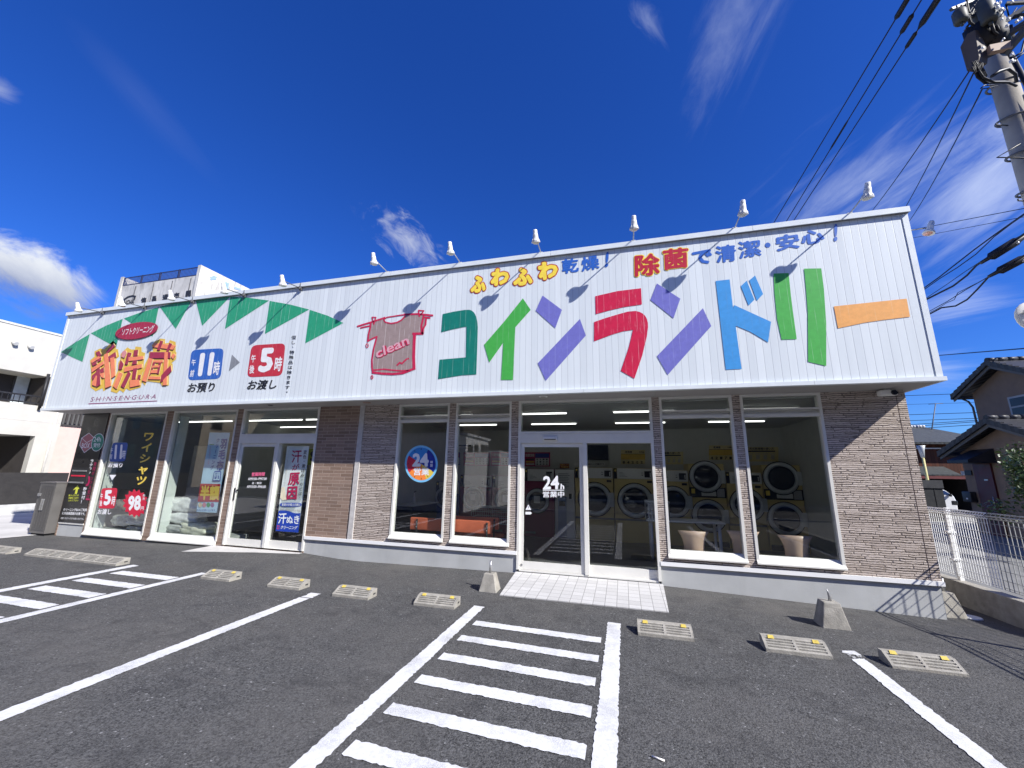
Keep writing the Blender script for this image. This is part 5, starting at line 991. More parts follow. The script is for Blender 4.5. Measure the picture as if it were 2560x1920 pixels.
def b2(mb):
    Yb = YB-.004
    text(mb, '汗', 'S', [(855, 380), (1015, 372), (1030, 165), (858, 172)], Yb, 1, .01); text(mb, 'が', 'S', [(860, 505), (985, 490), (985, 392), (870, 402)], Yb, 1, .01); text(mb, '原', 'S', [(790, 760), (985, 738), (992, 535), (815, 545)], Yb, 1, .03); text(mb, '因', 'S', [(768, 990), (938, 988), (955, 765), (790, 772)], Yb, 1, .03)
    vtext(mb, '変色・黄ばみ・カビは、', 'S', (1085, 165), (985, 1000), 62, Yb, 2, .005, .94); fpoly(mb, 'S', rrect((668, 1040), (1020, 1042), (1015, 1106), (664, 1102), .3), Yb, 3); text(mb, '夏服の衣替え衣類は', 'S', [(690, 1092), (1000, 1098), (1004, 1052), (694, 1050)], Yb-.001, 0, .01)
    text(mb, '変色・黄ばみ・カビ予防', 'S', [(668, 1165), (1000, 1205), (1004, 1150), (672, 1118)], Yb, 5, .0); fpoly(mb, 'S', [(640, 1180)]+bez((650, 1172), (760, 1155), (850, 1195))+bez((860, 1200), (930, 1225), (1000, 1212))+[(968, 1535), (590, 1508)], Yb, 3)
    text(mb, '汗', 'S', [(628, 1390), (762, 1388), (778, 1208), (640, 1215)], Yb-.001, 0, .02); text(mb, 'ぬき', 'S', [(768, 1385), (980, 1395), (985, 1250), (775, 1262)], Yb-.001, 0, .02); text(mb, 'クリーニング', 'S', [(668, 1478), (935, 1485), (960, 1425), (685, 1418)], Yb-.001, 0, .02); text(mb, '安心', 'S', [(612, 1440), (662, 1440), (664, 1412), (616, 1412)], Yb-.001, 4, .02); text(mb, '加工', 'S', [(608, 1480), (658, 1480), (660, 1452), (611, 1452)], Yb-.001, 4, .02)
    vtext(mb, '汗ジミや黄ばみの原因になります', 'S', (812, 165), (735, 770), 26, Yb, 5, .0); fpoly(mb, 'S', [(690, 785), (740, 780), (770, 990), (700, 1000), (665, 960)], Yb, 6)
banner('hanging_banner', 'white vertical banner with crimson letters and blue foot in the shop door', 'S', [(778, 98), (1148, 100), (970, 1538), (588, 1508)], YB, [pm('banner_white', (.74, .78, .76), .6, .04), pm('banner_crimson', hexc('a3204a'), .6), pm('banner_ink', (.05, .05, .06), .6), pm('banner_royal', hexc('1c3fa0'), .6), pm('banner_scarlet', hexc('e05060'), .6), pm('banner_taupe', (.42, .4, .38), .6), pm('banner_sand', hexc('d8d0b4'), .6)], b2)
mb = MB(); a = onY('m', 995, 560, .9); b = onY('m', 1070, 700, .9); mb.box(a[0], b[0]+.1, .9, .93, b[2], a[2]); text(mb, 'S', 'm', [(1020, 670), (1062, 670), (1062, 580), (1022, 580)], .895, 1, .05); tag(mb.build('hanging_sign', [pm('sign_olive', hexc('8c9a2a'), .6), BLACKM]), 'yellow green sign half hidden behind the white banner in the shop door', 'sign')

# ------------------------------------------------------------------ high grey building behind, left
YK = 18.0
WEATH = pm('weathered_render', (.60, .575, .52), .9, .2, .5, .3, 20, streak=.8, streakcol=(.15, .14, .13))
tl, tr = onY('K', 165, 285, YK), onY('K', 1470, 70, YK); wl_z = onY('K', 150, 430, YK)[2]; kx0, kx1, kz = tl[0], tr[0], tl[2]; kd = onX('K', 2212, 425, kx1)[1]+1.5
t = thing('office_building', 'tall weathered grey building with a roof railing and black lettering behind the shop', 'building', ((kx0+kx1)/2, YK, -.4))
mb = MB(); mb.box(kx0+.35, kx1-.35, YK, kd, -.4, wl_z); mb.box(kx0, kx0+.35, YK-.1, kd, -.4, kz); mb.box(kx1-.35, kx1, YK-.1, kd, -.4, kz); mb.box(kx0+.35, kx1-.35, kd-.3, kd, wl_z, kz)
for u in (.22, .45, .68, .90): x = kx0+(kx1-kx0)*u; mb.box(x-.05, x+.05, YK-.02, YK-.001, wl_z-6, wl_z-.2, 1)
mb.build('wall', [WEATH, pm('rain_stain', (.16, .155, .15), .9, .2)], t)
RAIL = pm('navy_railing', (.03, .04, .10), .5); mb = MB(); n = 60
for i in range(n+1): x = kx0+.36+(kx1-kx0-.72)*i/n; mb.box(x-.02, x+.02, YK+.02, YK+.05, wl_z+.08, kz-.12)
for i in range(5): x = kx0+.4+(kx1-kx0-.8)*i/4; mb.box(x-.07, x+.07, YK, YK+.08, wl_z, kz-.05)
for z in (wl_z+.08, kz-.12): mb.box(kx0+.36, kx1-.36, YK+.01, YK+.06, z-.04, z+.04)
mb.build('roof_railing', RAIL, t)
mb = MB(); YL = YK-.03
text(mb, 'KENCHA', 'K', [(118, 745), (355, 715), (360, 640), (128, 660)], YL, 0, .02, .15); fstroke(mb, 'K', [(200, 640), (260, 600), (330, 582), (378, 590), (360, 640)], 24, YL, 0)
for s, q in (('信', [(468, 698), (560, 690), (562, 602), (475, 612)]), ('昌', [(645, 672), (720, 665), (722, 580), (655, 590)]), ('通', [(818, 650), (915, 640), (918, 550), (825, 565)]), ('布', [(1000, 628), (1090, 615), (1100, 520), (1008, 535)]), ('開', [(1192, 600), (1282, 590), (1288, 488), (1205, 502)])): mb.build('lettering', pm('black_lettering', (.03, .03, .035), .6), t); mb = MB(); text(mb, s, 'K', q, YL, 0, .05)
mb.build('lettering', pm('black_lettering', (.03, .03, .035), .6), t)
mb = MB(); BL_ = pm('faded_blue_lettering', hexc('8fa9d6'), .7, .1)
for s, q in (('倉', [(1585, 330), (1720, 320), (1720, 250), (1585, 262)]), ('庫', [(1790, 480), (1900, 495), (1910, 365), (1805, 345)]), ('一', [(1990, 470), (2095, 495), (2098, 468), (1990, 430)])): mb = MB(); text(mb, s, 'K', q, kx1+.03, 0, .05, face='x'); mb.build('side_lettering', BL_, t)

# ------------------------------------------------------------------ white house to the left
XW = -24.0
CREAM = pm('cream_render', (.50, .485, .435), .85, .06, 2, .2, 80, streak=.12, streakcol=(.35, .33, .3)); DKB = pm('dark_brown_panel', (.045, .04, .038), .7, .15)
yR = onX('l', 525, 343, XW)[1]; yJ = onX('l', 305, 450, XW)[1]; ztop = onX('P', 60, 818, XW)[2]; zb1 = onX('P', 128, 943, XW)[2]; zb0 = onX('P', 108, 1016, XW)[2]; yB = onX('P', 128, 943, XW)[1]; zg = onX('l', 305, 450, XW)[2]; yL = -6.0; RB = 1.3
t = thing('white_house', 'cream white house with a dark recessed balcony and an open garage, left of the shop', 'building', (XW-4, 0, -.4))
mb = MB()
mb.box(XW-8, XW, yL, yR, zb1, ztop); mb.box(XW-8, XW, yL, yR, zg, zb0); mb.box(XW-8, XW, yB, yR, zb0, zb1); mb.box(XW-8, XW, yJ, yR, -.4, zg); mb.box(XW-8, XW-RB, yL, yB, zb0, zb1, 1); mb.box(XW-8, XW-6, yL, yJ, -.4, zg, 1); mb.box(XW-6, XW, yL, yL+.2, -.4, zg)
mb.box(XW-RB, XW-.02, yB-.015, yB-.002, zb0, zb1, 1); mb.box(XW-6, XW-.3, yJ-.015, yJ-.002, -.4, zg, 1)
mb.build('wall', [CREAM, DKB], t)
z3 = onX('1', 0, 1400, XW)[2]; yP = onX('l', 480, 300, XW)[1]; mb = MB(); mb.box(XW+.001, XW+.006, yL, yR, z3-.012, z3+.012); mb.tube([(XW+.04, yP, zb0-.1), (XW+.04, yP, -.3)], .04, 8); mb.build('downpipe', pm('pale_pipe', (.52, .5, .46), .5), t)
zr1 = onX('P', 0, 978, XW)[2]; mb = MB()
for z in (zr1, zb0+.1): mb.box(XW-.14, XW-.10, yL, yB-.02, z-.03, z+.03)
for i in range(50): y = yB-.03-i*.17; mb.box(XW-.13, XW-.11, y-.011, y+.011, zb0+.05, zr1)
ya_ = onX('P', 122, 935, XW+.05); yb2 = onX('P', 97, 1025, XW+.05); mb.tube([(XW+.05, ya_[1], ya_[2]), (XW+.05, ya_[1], yb2[2])], .055, 8); mb.build('balcony_railing', BLACKM, t)
a, b = onX('P', 38, 935, XW-RB), onX('P', 92, 1002, XW-RB); mb = MB(); mb.box(XW-RB+.003, XW-RB+.05, a[1], b[1], zb0+.05, a[2]); f_ = mb.build('window', pm('dark_frame', (.06, .06, .06), .4), t)
ym = a[1]+(b[1]-a[1])*.55; mb = MB(); mb.box(XW-RB+.051, XW-RB+.056, a[1]+.06, ym-.02, zb0+.1, a[2]-.06, 0); mb.box(XW-RB+.051, XW-RB+.056, ym+.02, b[1]-.05, zb0+.1, a[2]-.06, 1); mb.build('pane', [pm('curtain_white', (.6, .66, .68), .6), DGL], f_)
for q in ((122, 752), (260, 785)):
    p = onX('1', *q, XW); mb = MB(); mb.tube([(XW, p[1], p[2]), (XW+.08, p[1], p[2]), (XW+.16, p[1], p[2]-.04)], [.09, .09, .075], 14); mb.build('vent_cap', pm('vent_white', (.55, .55, .53), .5), t)
mb = MB(); mb.box(XW-8.1, XW+.03, yL-.05, yR+.03, ztop, ztop+.08); mb.build('roof', pm('parapet_cap', (.55, .55, .53), .6), t)
t = thing('pink_annex', 'pale pink low building with a dark roof railing beside the cream house', 'building', (XW-2, yR+3, -.4)); zp = onX('l', 600, 352, XW-.6)[2]; mb = MB(); mb.box(XW-6, XW-.6, yR+.01, yR+6.5, -.4, zp-.08); mb.build('wall', pm('pink_render', hexc('cdb3a9'), .85, .05), t)
mb = MB(); mb.box(XW-6, XW-.55, yR+.01, yR+6.5, zp-.079, zp); mb.build('roof', DKB, t)
mb = MB(); [mb.box(XW-.62, XW-.58, yR+.1+.16*k, yR+.17+.16*k, zp+.05, zp+.62) for k in range(38)]; mb.box(XW-.64, XW-.56, yR+.05, yR+6.3, zp+.62, zp+.70); mb.box(XW-.78, XW-.68, yR+.05, yR+6.3, zp, zp+.9, 1); mb.build('roof_railing', [DKB, pm('grey_lattice', (.10, .10, .105), .6)], t)
XB = XW+1.0; zf1 = onX('l', 0, 765, XB)[2]; zf0 = onX('l', 0, 1045, XB)[2]; yF = onX('l', 600, 765, XB)[1]; mb = MB(); mb.box(XB-.05, XB, -9, yF, zf0, zf1); mb.box(XB-.07, XB+.02, -9, yF, -.42, zf0-.002, 1)
tag(mb.build('boundary_fence', [pm('black_fence_board', (.03, .028, .027), .6, .1), CONC]), 'dark brown board fence in front of the cream white house', 'fence')

# ------------------------------------------------------------------ fence, kerb and utility pole at the right
mb = MB(); XFN = 5.4; mb.box(XFN-.09, XFN+.09, -9, 9, -.9, -.13); mb.build('kerb', OLDCONC, kind='structure')
mb = MB(); mb.box(5.5, 60, -13, 60, -.55, -.34); mb.build('side_road', pm('side_road_grey', (.17, .17, .165), .9, .15, 2, .3, 60), kind='structure')
FW = pm('fence_white', (.85, .86, .85), .45, .05); FG = pm('fence_grey', (.36, .37, .36), .5, .08)
def mesh_panel(t, y0, y1, mat, vs, name='mesh_panel'):
    mb = MB(); n = int((y1-y0)/vs); zt_, zb_ = 1.03, -.06
    for i in range(n+1):
        y = y0+(y1-y0)*i/n; mb.tube([(XFN, y, zb_), (XFN, y, zt_-.08), (XFN-.04, y, zt_-.04), (XFN, y, zt_)], .0055, 4, caps=False)
    for z in (zb_, zb_+.03): mb.tube([(XFN+.006, y0, z), (XFN+.006, y1, z)], .004, 4)
    for k in range(1, 8): z = zb_+(zt_-zb_-.1)*k/7.4; mb.tube([(XFN+.007, y0, z), (XFN+.007, y1, z)], .004, 4)
    for dx, z in ((.006, zt_), (-.045, zt_-.04), (.006, zt_-.08)): mb.tube([(XFN+dx, y0, z), (XFN+dx, y1, z)], .011, 5)
    return mb.build(name, mat, t)
t = thing('mesh_fence', 'white wire mesh fence on the concrete kerb right of the shop', 'fence', (XFN, 2, -.13)); mesh_panel(t, .22, 2.2, FW, .052); mesh_panel(t, 2.24, 7.5, FW, .052)
for y in (1.08, 3.1, 5.1, 7.1):
    mb = MB(); mb.box(XFN+.015, XFN+.075, y-.03, y+.03, -.14, 1.05)
    for z in (.2, .65): mb.box(XFN-.03, XFN+.08, y-.045, y+.045, z-.015, z+.015)
    mb.build('post', FW, t)
t = thing('mesh_fence', 'dull grey wire mesh fence nearer the camera, continuing the white one', 'fence', (XFN, -3, -.13)); mesh_panel(t, -1.8, .17, FG, .078); mesh_panel(t, -3.8, -1.84, FG, .078)
for y in (-1.82, -3.85): mb = MB(); mb.box(XFN+.015, XFN+.075, y-.03, y+.03, -.14, 1.05); mb.build('post', FG, t)

POLEC = pm('pole_concrete', (.33, .305, .27), .85, .12, 3, .3, 40, streak=.3, streakcol=(.22, .2, .18)); CAB = pm('cable_black', (.012, .012, .016), .5, .1); RUST = pm('transformer_brown', (.10, .075, .06), .6, .15); PORC = pm('porcelain_white', (.75, .75, .73), .25, .05)
PX_, PY_ = 6.62, -.36
t = thing('utility_pole', 'grey concrete utility pole with a brown transformer box beside the shop', 'utility pole', (PX_, PY_, -.5))
mb = MB(); mb.tube([(PX_, PY_, -.5), (PX_, PY_, 6), (PX_, PY_, 12.2)], [.20, .165, .135], 24); mb.build('pole', POLEC, t)
for z in (8.2, 7.5, 6.8, 6.1, 5.3): mb = MB(); mb.tube([(PX_+.21*cos(a), PY_+.21*sin(a), z+.05*sin(a*1.0)) for a in np.linspace(0, 2*pi, 20)], .018, 6); mb.build('band', pm('band_dark', (.1, .1, .105), .5), t)
mb = MB()
for k, z in enumerate((7.35, 5.9)): s = -1 if k % 2 else 1; mb.tube([(PX_-.17, PY_-.06, z), (PX_-.36, PY_-.12, z), (PX_-.36, PY_-.12, z+.03)], .012, 6)
mb.build('step_bolt', pm('band_dark', (.1, .1, .105), .5), t)
mb = MB(); mb.tube([(PX_-.02, PY_-.24, 8.6), (PX_+.10, PY_-.24, 7.6), (PX_+.12, PY_-.25, 6.0), (PX_+.12, PY_-.26, 3.0)], .035, 8); mb.tube([(PX_+.17, PY_-.18, 7.9), (PX_+.2, PY_-.19, 6.6), (PX_+.22, PY_-.2, 3.0)], .028, 8); mb.tube([(PX_-.16, PY_-.15, 6.9), (PX_-.45, PY_-.1, 6.75), (PX_-.16, PY_-.18, 6.6)], .012, 6); mb.build('riser_cable', CAB, t)
nb = np.array((-.93, -.37, 0)); nb /= np.linalg.norm(nb); c0_ = atd('N', 1760, 430, 6.45)
def onbox(x, y):
    d = ray(*pix('N', x, y)); return EYE+d*(np.dot(c0_-EYE, nb)/np.dot(d, nb))
P = [onbox(x, y) for x, y in ((1735, 597), (1678, 395), (1735, 285), (1800, 250), (1835, 470), (1830, 520))]
a = P[0]; by = a[1]; mb = MB(); q_ = -nb*.16; mb.add(P+[p+q_ for p in P], [list(range(6)), list(range(11, 5, -1))]+[(i, 6+i, 6+(i+1) % 6, (i+1) % 6) for i in range(6)]); e1 = (P[4]+P[5])/2+q_*.5+np.array((.06, -.03, .05)); mb.box(e1[0]-.0, e1[0]+.26, e1[1]-.05, e1[1]+.02, e1[2], e1[2]+.13, 1)
mb.build('transformer_box', [RUST, pm('plate_tan', hexc('a98d78'), .6)], t, fix=True)
mb = MB()
for zx0, zy0, zx1, zy1, R, d in ((1650, 60, 1690, 190, .085, 6.3), (1805, -40, 1870, 215, .11, 6.55), (1880, -60, 1930, 185, .10, 6.3), (1960, 60, 1990, 200, .09, 6.9)):
    p, q = atd('N', zx0, zy0, d), atd('N', zx1, zy1, d); p = np.array((q[0], q[1], p[2])); v = (p-q)/np.linalg.norm(p-q); mb.tube([q, q+v*.03, p-v*.03, p], [R*.8, R, R, R*.8], 16); mb.tube([q, q-v*.06], [R*.3, R*.2], 8); mb.build('transformer', pm('transformer_grey', (.075, .078, .07), .55, .2), t); mb = MB()
def arm(p, q, d0, d1, w):
    A, Bq = atd('N', *p, d0), atd('N', *q, d1); mb.tube([A, Bq], w, 4, smooth=False)
for g in (((1600, 80), (1960, -60), 6.6, 6.8, .03), ((1650, 190), (1960, 60), 6.5, 6.8, .03), ((2010, 210), (2212, 70), 6.5, 6.4, .045), ((2000, 340), (2230, 190), 6.4, 6.2, .05), ((2040, 460), (2240, 230), 6.3, 6.1, .055), ((1720, 240), (1900, 300), 6.7, 6.6, .03), ((2060, 30), (2230, 20), 6.5, 6.4, .03), ((2090, 150), (2230, 120), 6.5, 6.3, .04), ((1830, 330), (2010, 300), 6.7, 6.6, .05)): arm(*g)
mb.build('crossarm', pm('crossarm_steel', (.07, .072, .075), .5, .15), t)
mb = MB(); p = atd('N', 1770, 330, 6.9); mb.tube([atd('N', 1820, 215, 6.5), atd('N', 1870, 400, 6.5)], .17, 10); mb.tube([atd('N', 1930, 215, 6.45), atd('N', 1985, 425, 6.45)], .17, 10); mb.tube([atd('N', 2040, 250, 6.5), atd('N', 2075, 400, 6.5)], .10, 10); mb.build('equipment_box', pm('equipment_dark', (.015, .015, .018), .6, .15), t)
mb = MB()
for (zx, zy, R) in ((1975, 35, .05), (1992, 60, .045), (2020, 80, .05), (2010, 20, .04), (2080, 160, .05), (2070, 215, .045), (2025, 160, .035), (2108, 455, .04), (2105, 510, .05), (2130, 512, .03), (2040, 325, .03), (2025, 345, .025), (1865, 400, .03), (2110, 15, .04), (2180, 155, .05), (2150, 180, .04)):
    R *= .55; q = atd('N', zx, zy, 6.2); d_ = np.array((random.uniform(-.3, .3), random.uniform(-.3, .3), 1.0)); mb.tube([q-d_*R*1.2, q-d_*R*.6, q-d_*R*.2, q+d_*R*.3, q+d_*R*.6, q+d_*R], [R*.4, R, R*.55, R*.95, R*.5, R*.3], 10)
mb.build('insulator', PORC, t)
mb = MB()
def loop(pts, r, d=6.3): mb.tube([atd('N', x, y, d+.02*i) for i, (x, y) in enumerate(pts)], r, 6)
for k in range(12):
    x0 = 1775+12*(k % 8); y0 = 560-5*k; j = random.uniform(-12, 12); loop([(x0, y0), (x0+20+j, y0+50), (x0+40, 640+j), (1880, 690+j), (1960, 690+j*.5), (2060, 680)], .011)
loop([(1830, 590), (1870, 650), (1960, 690), (2080, 690), (2150, 720)], .018); loop([(1940, 640), (2000, 600), (2080, 575), (2140, 620), (2150, 690)], .022, 6.15); loop([(1850, 740), (1880, 715), (1960, 715)], .010); loop([(1862, 745), (1920, 735), (1990, 718)], .008)
loop([(1660, 90), (1730, 110), (1760, 190), (1790, 210)], .02); loop([(1700, 130), (1745, 120), (1770, 180), (1730, 230)], .016); loop([(1940, 200), (1960, 270), (2020, 310), (2070, 300)], .022); loop([(1980, 210), (2010, 270), (2060, 290)], .018)
loop([(2140, 470), (2190, 440), (2215, 340), (2260, 300)], .014); loop([(2150, 490), (2200, 450), (2260, 420)], .012)
for k in range(10): x = 1640+random.random()*520; loop([(x, random.uniform(-40, 120)), (x+30, random.uniform(120, 180)), (x+90, random.uniform(20, 160))], .011, 6.5)
mb.build('jumper_cable', CAB, t)

# cables; each one hangs from the pole or passes along the street
def wire(label, pts, r=.014, name='power_cable', grp='overhead cables', sag=0.0, sleeves=(), n=26, mat=CAB):
    P = [np.array(p, float) for p in pts]
    if len(P) == 2: P = [P[0]+(P[1]-P[0])*i/n-np.array((0, 0, sag*4*(i/n)*(1-i/n))) for i in range(n+1)]
    t = thing(name, label, 'cable', P[0], grp); mb = MB(); mb.tube(P, r, 6); mb.build('wire', mat, t)
    for s, rr, L in sleeves:
        k = s*(len(P)-1); i = min(int(k), len(P)-2); c = P[i]+(P[i+1]-P[i])*(k-i); d = (P[i+1]-P[i]); d /= np.linalg.norm(d); mb = MB(); mb.tube([c-d*L, c-d*L*.7, c+d*L*.7, c+d*L], [r, rr, rr, r], 8); mb.build('sleeve', mat, t)
    return t
def along(z, p0, p1, h0, h1): return [onZ(z, *p0, h0), onZ(z, *p1, h1)]
def ext(P, a=0.0, b=0.0): A, Bq = map(lambda q: np.array(q, float), P); return [A-(Bq-A)*a, Bq+(Bq-A)*b]
def slv(z, p, P):     # fraction along the wire nearest to a picture point
    d = ray(*pix(z, *p)); best = min(range(401), key=lambda i: np.linalg.norm(np.cross((P[0]+(P[1]-P[0])*i/400)-EYE, d))/np.dot((P[0]+(P[1]-P[0])*i/400)-EYE, d)); return best/400
HW = 10.6
for (p0, p1, lab, sv) in (((1231, 0), (240, 1659), 'leftmost of the three high cables with black sleeves near the top edge', [((1200, 60), .05, .22)]), ((( 1352, 0)), (340, 1659), 'middle of the three high cables with black sleeves', [((1237, 195), .045, .2), ((675, 1140), .024, .5)]), ((1400, 130), (405, 1659), 'rightmost of the three high cables, with a thick black end at the top', [((1255, 340), .04, .18), ((1455, 40), .06, .45)])):
    P = along('N', p0, p1, HW, HW-.15); P = ext(P, .22, 1.1); wire(lab, P, .013, sag=.0, sleeves=[(slv('N', q, P), rr, L) for q, rr, L in sv])
for k, (p0, p1, lab) in enumerate((((1750, 600), (970, 1659), 'thin cable running down left from the brown transformer box, leftmost of three'), ((1790, 610), (1220, 1659), 'thin cable running down left from the brown transformer box, middle of three'), ((1862, 745), (1330, 1659), 'thin cable running down left from a loop on the pole, rightmost of three'))):
    A = atd('N', *p0, 6.7); Bp = atd('N', *p1, 13.5); wire(lab, ext([A, Bp], 0, 1.2), .011, sag=.25)
A = atd('5', 1230, 330, 12); Bp = atd('5', 2212, 142, 8.0); wire('upper thin grey cable crossing behind the pinkish floodlight', ext([A, Bp], .3, .15), .008)
A = atd('5', 1245, 398, 12); Bp = atd('5', 2212, 215, 8.0); wire('lower thin grey cable crossing below the pinkish floodlight', ext([A, Bp], .3, .15), .006)
def bundle(z, pts, d0, d1, r, label, ex=.25, **k):
    n = len(pts); P = [atd(z, x, y, d0+(d1-d0)*i/(n-1)) for i, (x, y) in enumerate(pts)]; P = [P[0]-(P[1]-P[0])*ex*4]+P+[P[-1]+(P[-1]-P[-2])*.6]; return wire(label, P, r, **k)
bundle('5', [(1340, 835), (1480, 735), (1620, 625), (1780, 500), (1950, 375), (2110, 262), (2212, 190)], 11.5, 8, .016, 'upper strand of the loosely lashed telephone cable pair', name='telephone_cable')
bundle('5', [(1340, 850), (1480, 750), (1640, 650), (1800, 535), (1950, 390), (2110, 268), (2212, 198)], 11.4, 7.95, .012, 'lower strand of the loosely lashed telephone cable pair', name='telephone_cable')
t = bundle('5', [(1365, 930), (1500, 862), (1600, 812), (1720, 720), (1800, 635), (1880, 580), (1960, 535), (2100, 440), (2212, 365)], 11, 7.4, .022, 'telephone cable with the upper black splice box', name='telephone_cable')
def splice(t, z, p, q, d, R, lab=None):
    a_, b_ = atd(z, *p, d+.15), atd(z, *q, d); v = (b_-a_)/np.linalg.norm(b_-a_); mb = MB(); mb.tube([a_-v*.15, a_, a_+v*.05, b_-v*.05, b_, b_+v*.25], [.03, .04, R, R, .06, .03], 12); mb.build('splice_box', CAB, t); mb = MB(); c = b_-v*.1; mb.ell(c+np.array((.03, -R*.8, -R*.3)), .03, .02, .03, 8, 6); mb.build('clamp', STEEL, t)
splice(t, '5', (1910, 570), (2160, 415), 7.7, .085)
t = bundle('5', [(1395, 1055), (1500, 1000), (1620, 985), (1720, 930), (1810, 840), (1900, 740), (1980, 685), (2100, 620), (2212, 550)], 11, 7.4, .019, 'telephone cable with the lower black splice box', name='telephone_cable')
splice(t, '5', (1985, 690), (2215, 570), 7.7, .08)
bundle('5', [(1395, 1030), (1550, 945), (1700, 850), (1900, 735)], 11, 8.2, .009, 'thin messenger wire beside the lower telephone cable', name='telephone_cable'); bundle('5', [(1370, 915), (1550, 795), (1700, 690), (1800, 625)], 11, 8.4, .008, 'thin messenger wire beside the upper telephone cable', name='telephone_cable')
bundle('5', [(1400, 1040), (1470, 1005), (1540, 960), (1610, 930), (1640, 870), (1740, 820)], 11, 9, .007, 'loose curled wire below the telephone cables', name='telephone_cable')
A = atd('5', 1475, 1412, 22); Bp = atd('5', 2212, 1352, 14); wire('pair of thin cables above the tiled house roof', ext([A, Bp], .5, .3), .022)
for k, (y0, y1) in enumerate(((703, 682), (825, 810), (968, 950), (1050, 1030), (1108, 1060), (1135, 1080), (1168, 1120))):
    A = atd('H', 560, y0+12, 60); Bp = atd('H', 1480, y1, 52); wire('distant cable crossing the gap right of the shop, number %s from the top' % ('first second third fourth fifth sixth seventh'.split()[k]), ext([A, Bp], .6, .6), .035 if k != 1 else .02, grp='distant cables in the gap')

t = thing('traffic_mirror', 'round traffic mirror seen from its grey back above the tiled house', 'mirror', (6.95, .6, 4.3)); c = atd('P', 2588, 790, 7.2); mb = MB(); mb.ell(c, .29, .06, .29, 28, 10); mb.build('disc', pm('mirror_back', (.62, .6, .56), .5, .12), t); mb = MB(); mb.box(c[0]-.2, c[0]+.3, c[1]-.10, c[1]-.06, c[2]+.06, c[2]+.1); mb.tube([(c[0]+.05, c[1]-.08, c[2]+.25), (c[0]+.05, c[1]-.08, c[2]-.3)], .018, 8); mb.tube([(c[0]+.3, c[1]-.08, c[2]+.08), (PX_+.1, PY_+.1, c[2]+.08)], .02, 8); mb.build('bracket', STEEL, t)

# ------------------------------------------------------------------ houses at the right
RT = m_rooftile('slate_roof_tile', (.032, .033, .038), .27); BEW = pm('beige_roughcast', (.20, .145, .105), .95, .1, 3, .5, 50); FASB = pm('bargeboard_dark', (.11, .105, .095), .6, .08)
t = thing('tiled_house', 'beige two storey house with dark tiled gable roofs behind the mesh fence', 'building', (18, 10, -.4))
def gable(XG, eave, ridge, near_y, depth, zfloor, proud=.45):
    """gable wall in the plane x = XG facing the lot, ridge running to +x"""
    (ye, ze), (yr, zr) = eave, ridge; yn = 2*yr-ye; s = (zr-ze)/(ye-yr); th = .16
    mb = MB(); yw = ye-.38; zw = zr-s*(yw-yr)-.12
    mb.add([(XG, yw, zfloor), (XG, 2*yr-yw, zfloor), (XG, 2*yr-yw, zw), (XG, yr, zr-.14), (XG, yw, zw), (XG+depth, yw, zfloor), (XG+depth, 2*yr-yw, zfloor), (XG+depth, 2*yr-yw, zw), (XG+depth, yr, zr-.14), (XG+depth, yw, zw)], [(0, 1, 2, 3, 4), (9, 8, 7, 6, 5), (0, 4, 9, 5), (1, 6, 7, 2)]); mb.build('wall', BEW, t, fix=True)
    mb = MB(); x0, x1 = XG-proud, XG+depth+.3
    for yy in (ye, yn): mb.hexa([(x0, yy, ze-.02), (x1, yy, ze-.02), (x1, yr, zr-.02), (x0, yr, zr-.02)], [(x0, yy, ze+.07), (x1, yy, ze+.07), (x1, yr, zr+.07), (x0, yr, zr+.07)])
    n = int((x1-x0)/.3)
    for i in range(n): mb.tube([(x0+i*.3, yr, zr+.09), (x0+i*.3+.29, yr, zr+.09)], [.11, .10], 10)
    for yy in (ye, yn):       # verge tiles stepping down the slope
        for i in range(9): u = i/9; v = (i+1)/9; mb.hexa([(x0-.05, yr+(yy-yr)*u, zr+(ze-zr)*u-.10), (x0+.06, yr+(yy-yr)*u, zr+(ze-zr)*u-.10), (x0+.06, yr+(yy-yr)*v, zr+(ze-zr)*v-.10), (x0-.05, yr+(yy-yr)*v, zr+(ze-zr)*v-.10)], [(x0-.05, yr+(yy-yr)*u, zr+(ze-zr)*u+.075), (x0+.06, yr+(yy-yr)*u, zr+(ze-zr)*u+.075), (x0+.06, yr+(yy-yr)*v, zr+(ze-zr)*v+.115), (x0-.05, yr+(yy-yr)*v, zr+(ze-zr)*v+.115)])
    rf = mb.build('roof', RT, t, fix=True)
    mb = MB()
    for yy in (ye, yn): mb.hexa([(x0+.03, yy, ze-.20), (x0+.07, yy, ze-.20), (x0+.07, yr, zr-.22), (x0+.03, yr, zr-.22)], [(x0+.03, yy, ze-.025), (x0+.07, yy, ze-.025), (x0+.07, yr, zr-.025), (x0+.03, yr, zr-.025)])
    mb.tube([(x0, ye+.05, ze-.06), (x1, ye+.05, ze-.06)], .05, 8); mb.build('bargeboard', FASB, t, fix=True); return yw
XU = 14.0
e_, r_ = onX('H', 1215, 735, XU-.45), onX('H', 1700, 260, XU-.45); yw = gable(XU, (e_[1], e_[2]), (r_[1], r_[2]), 0, 9, -.4)
mb = MB(); mb.tube([(XU-.1, e_[1], e_[2]-.1), (XU-.12, yw+.1, e_[2]-.25), (XU-.05, yw+.05, e_[2]-.5), (XU-.05, yw+.03, .2)], .035, 8); mb.build('downpipe', FASB, t)
XLo = 12.6
e2, r2 = onX('H', 1030, 1525, XLo-.45), onX('H', 1690, 1060, XLo-.45); gable(XLo, (e2[1], e2[2]), (r2[1], r2[2]), 0, 3.5, -.4)
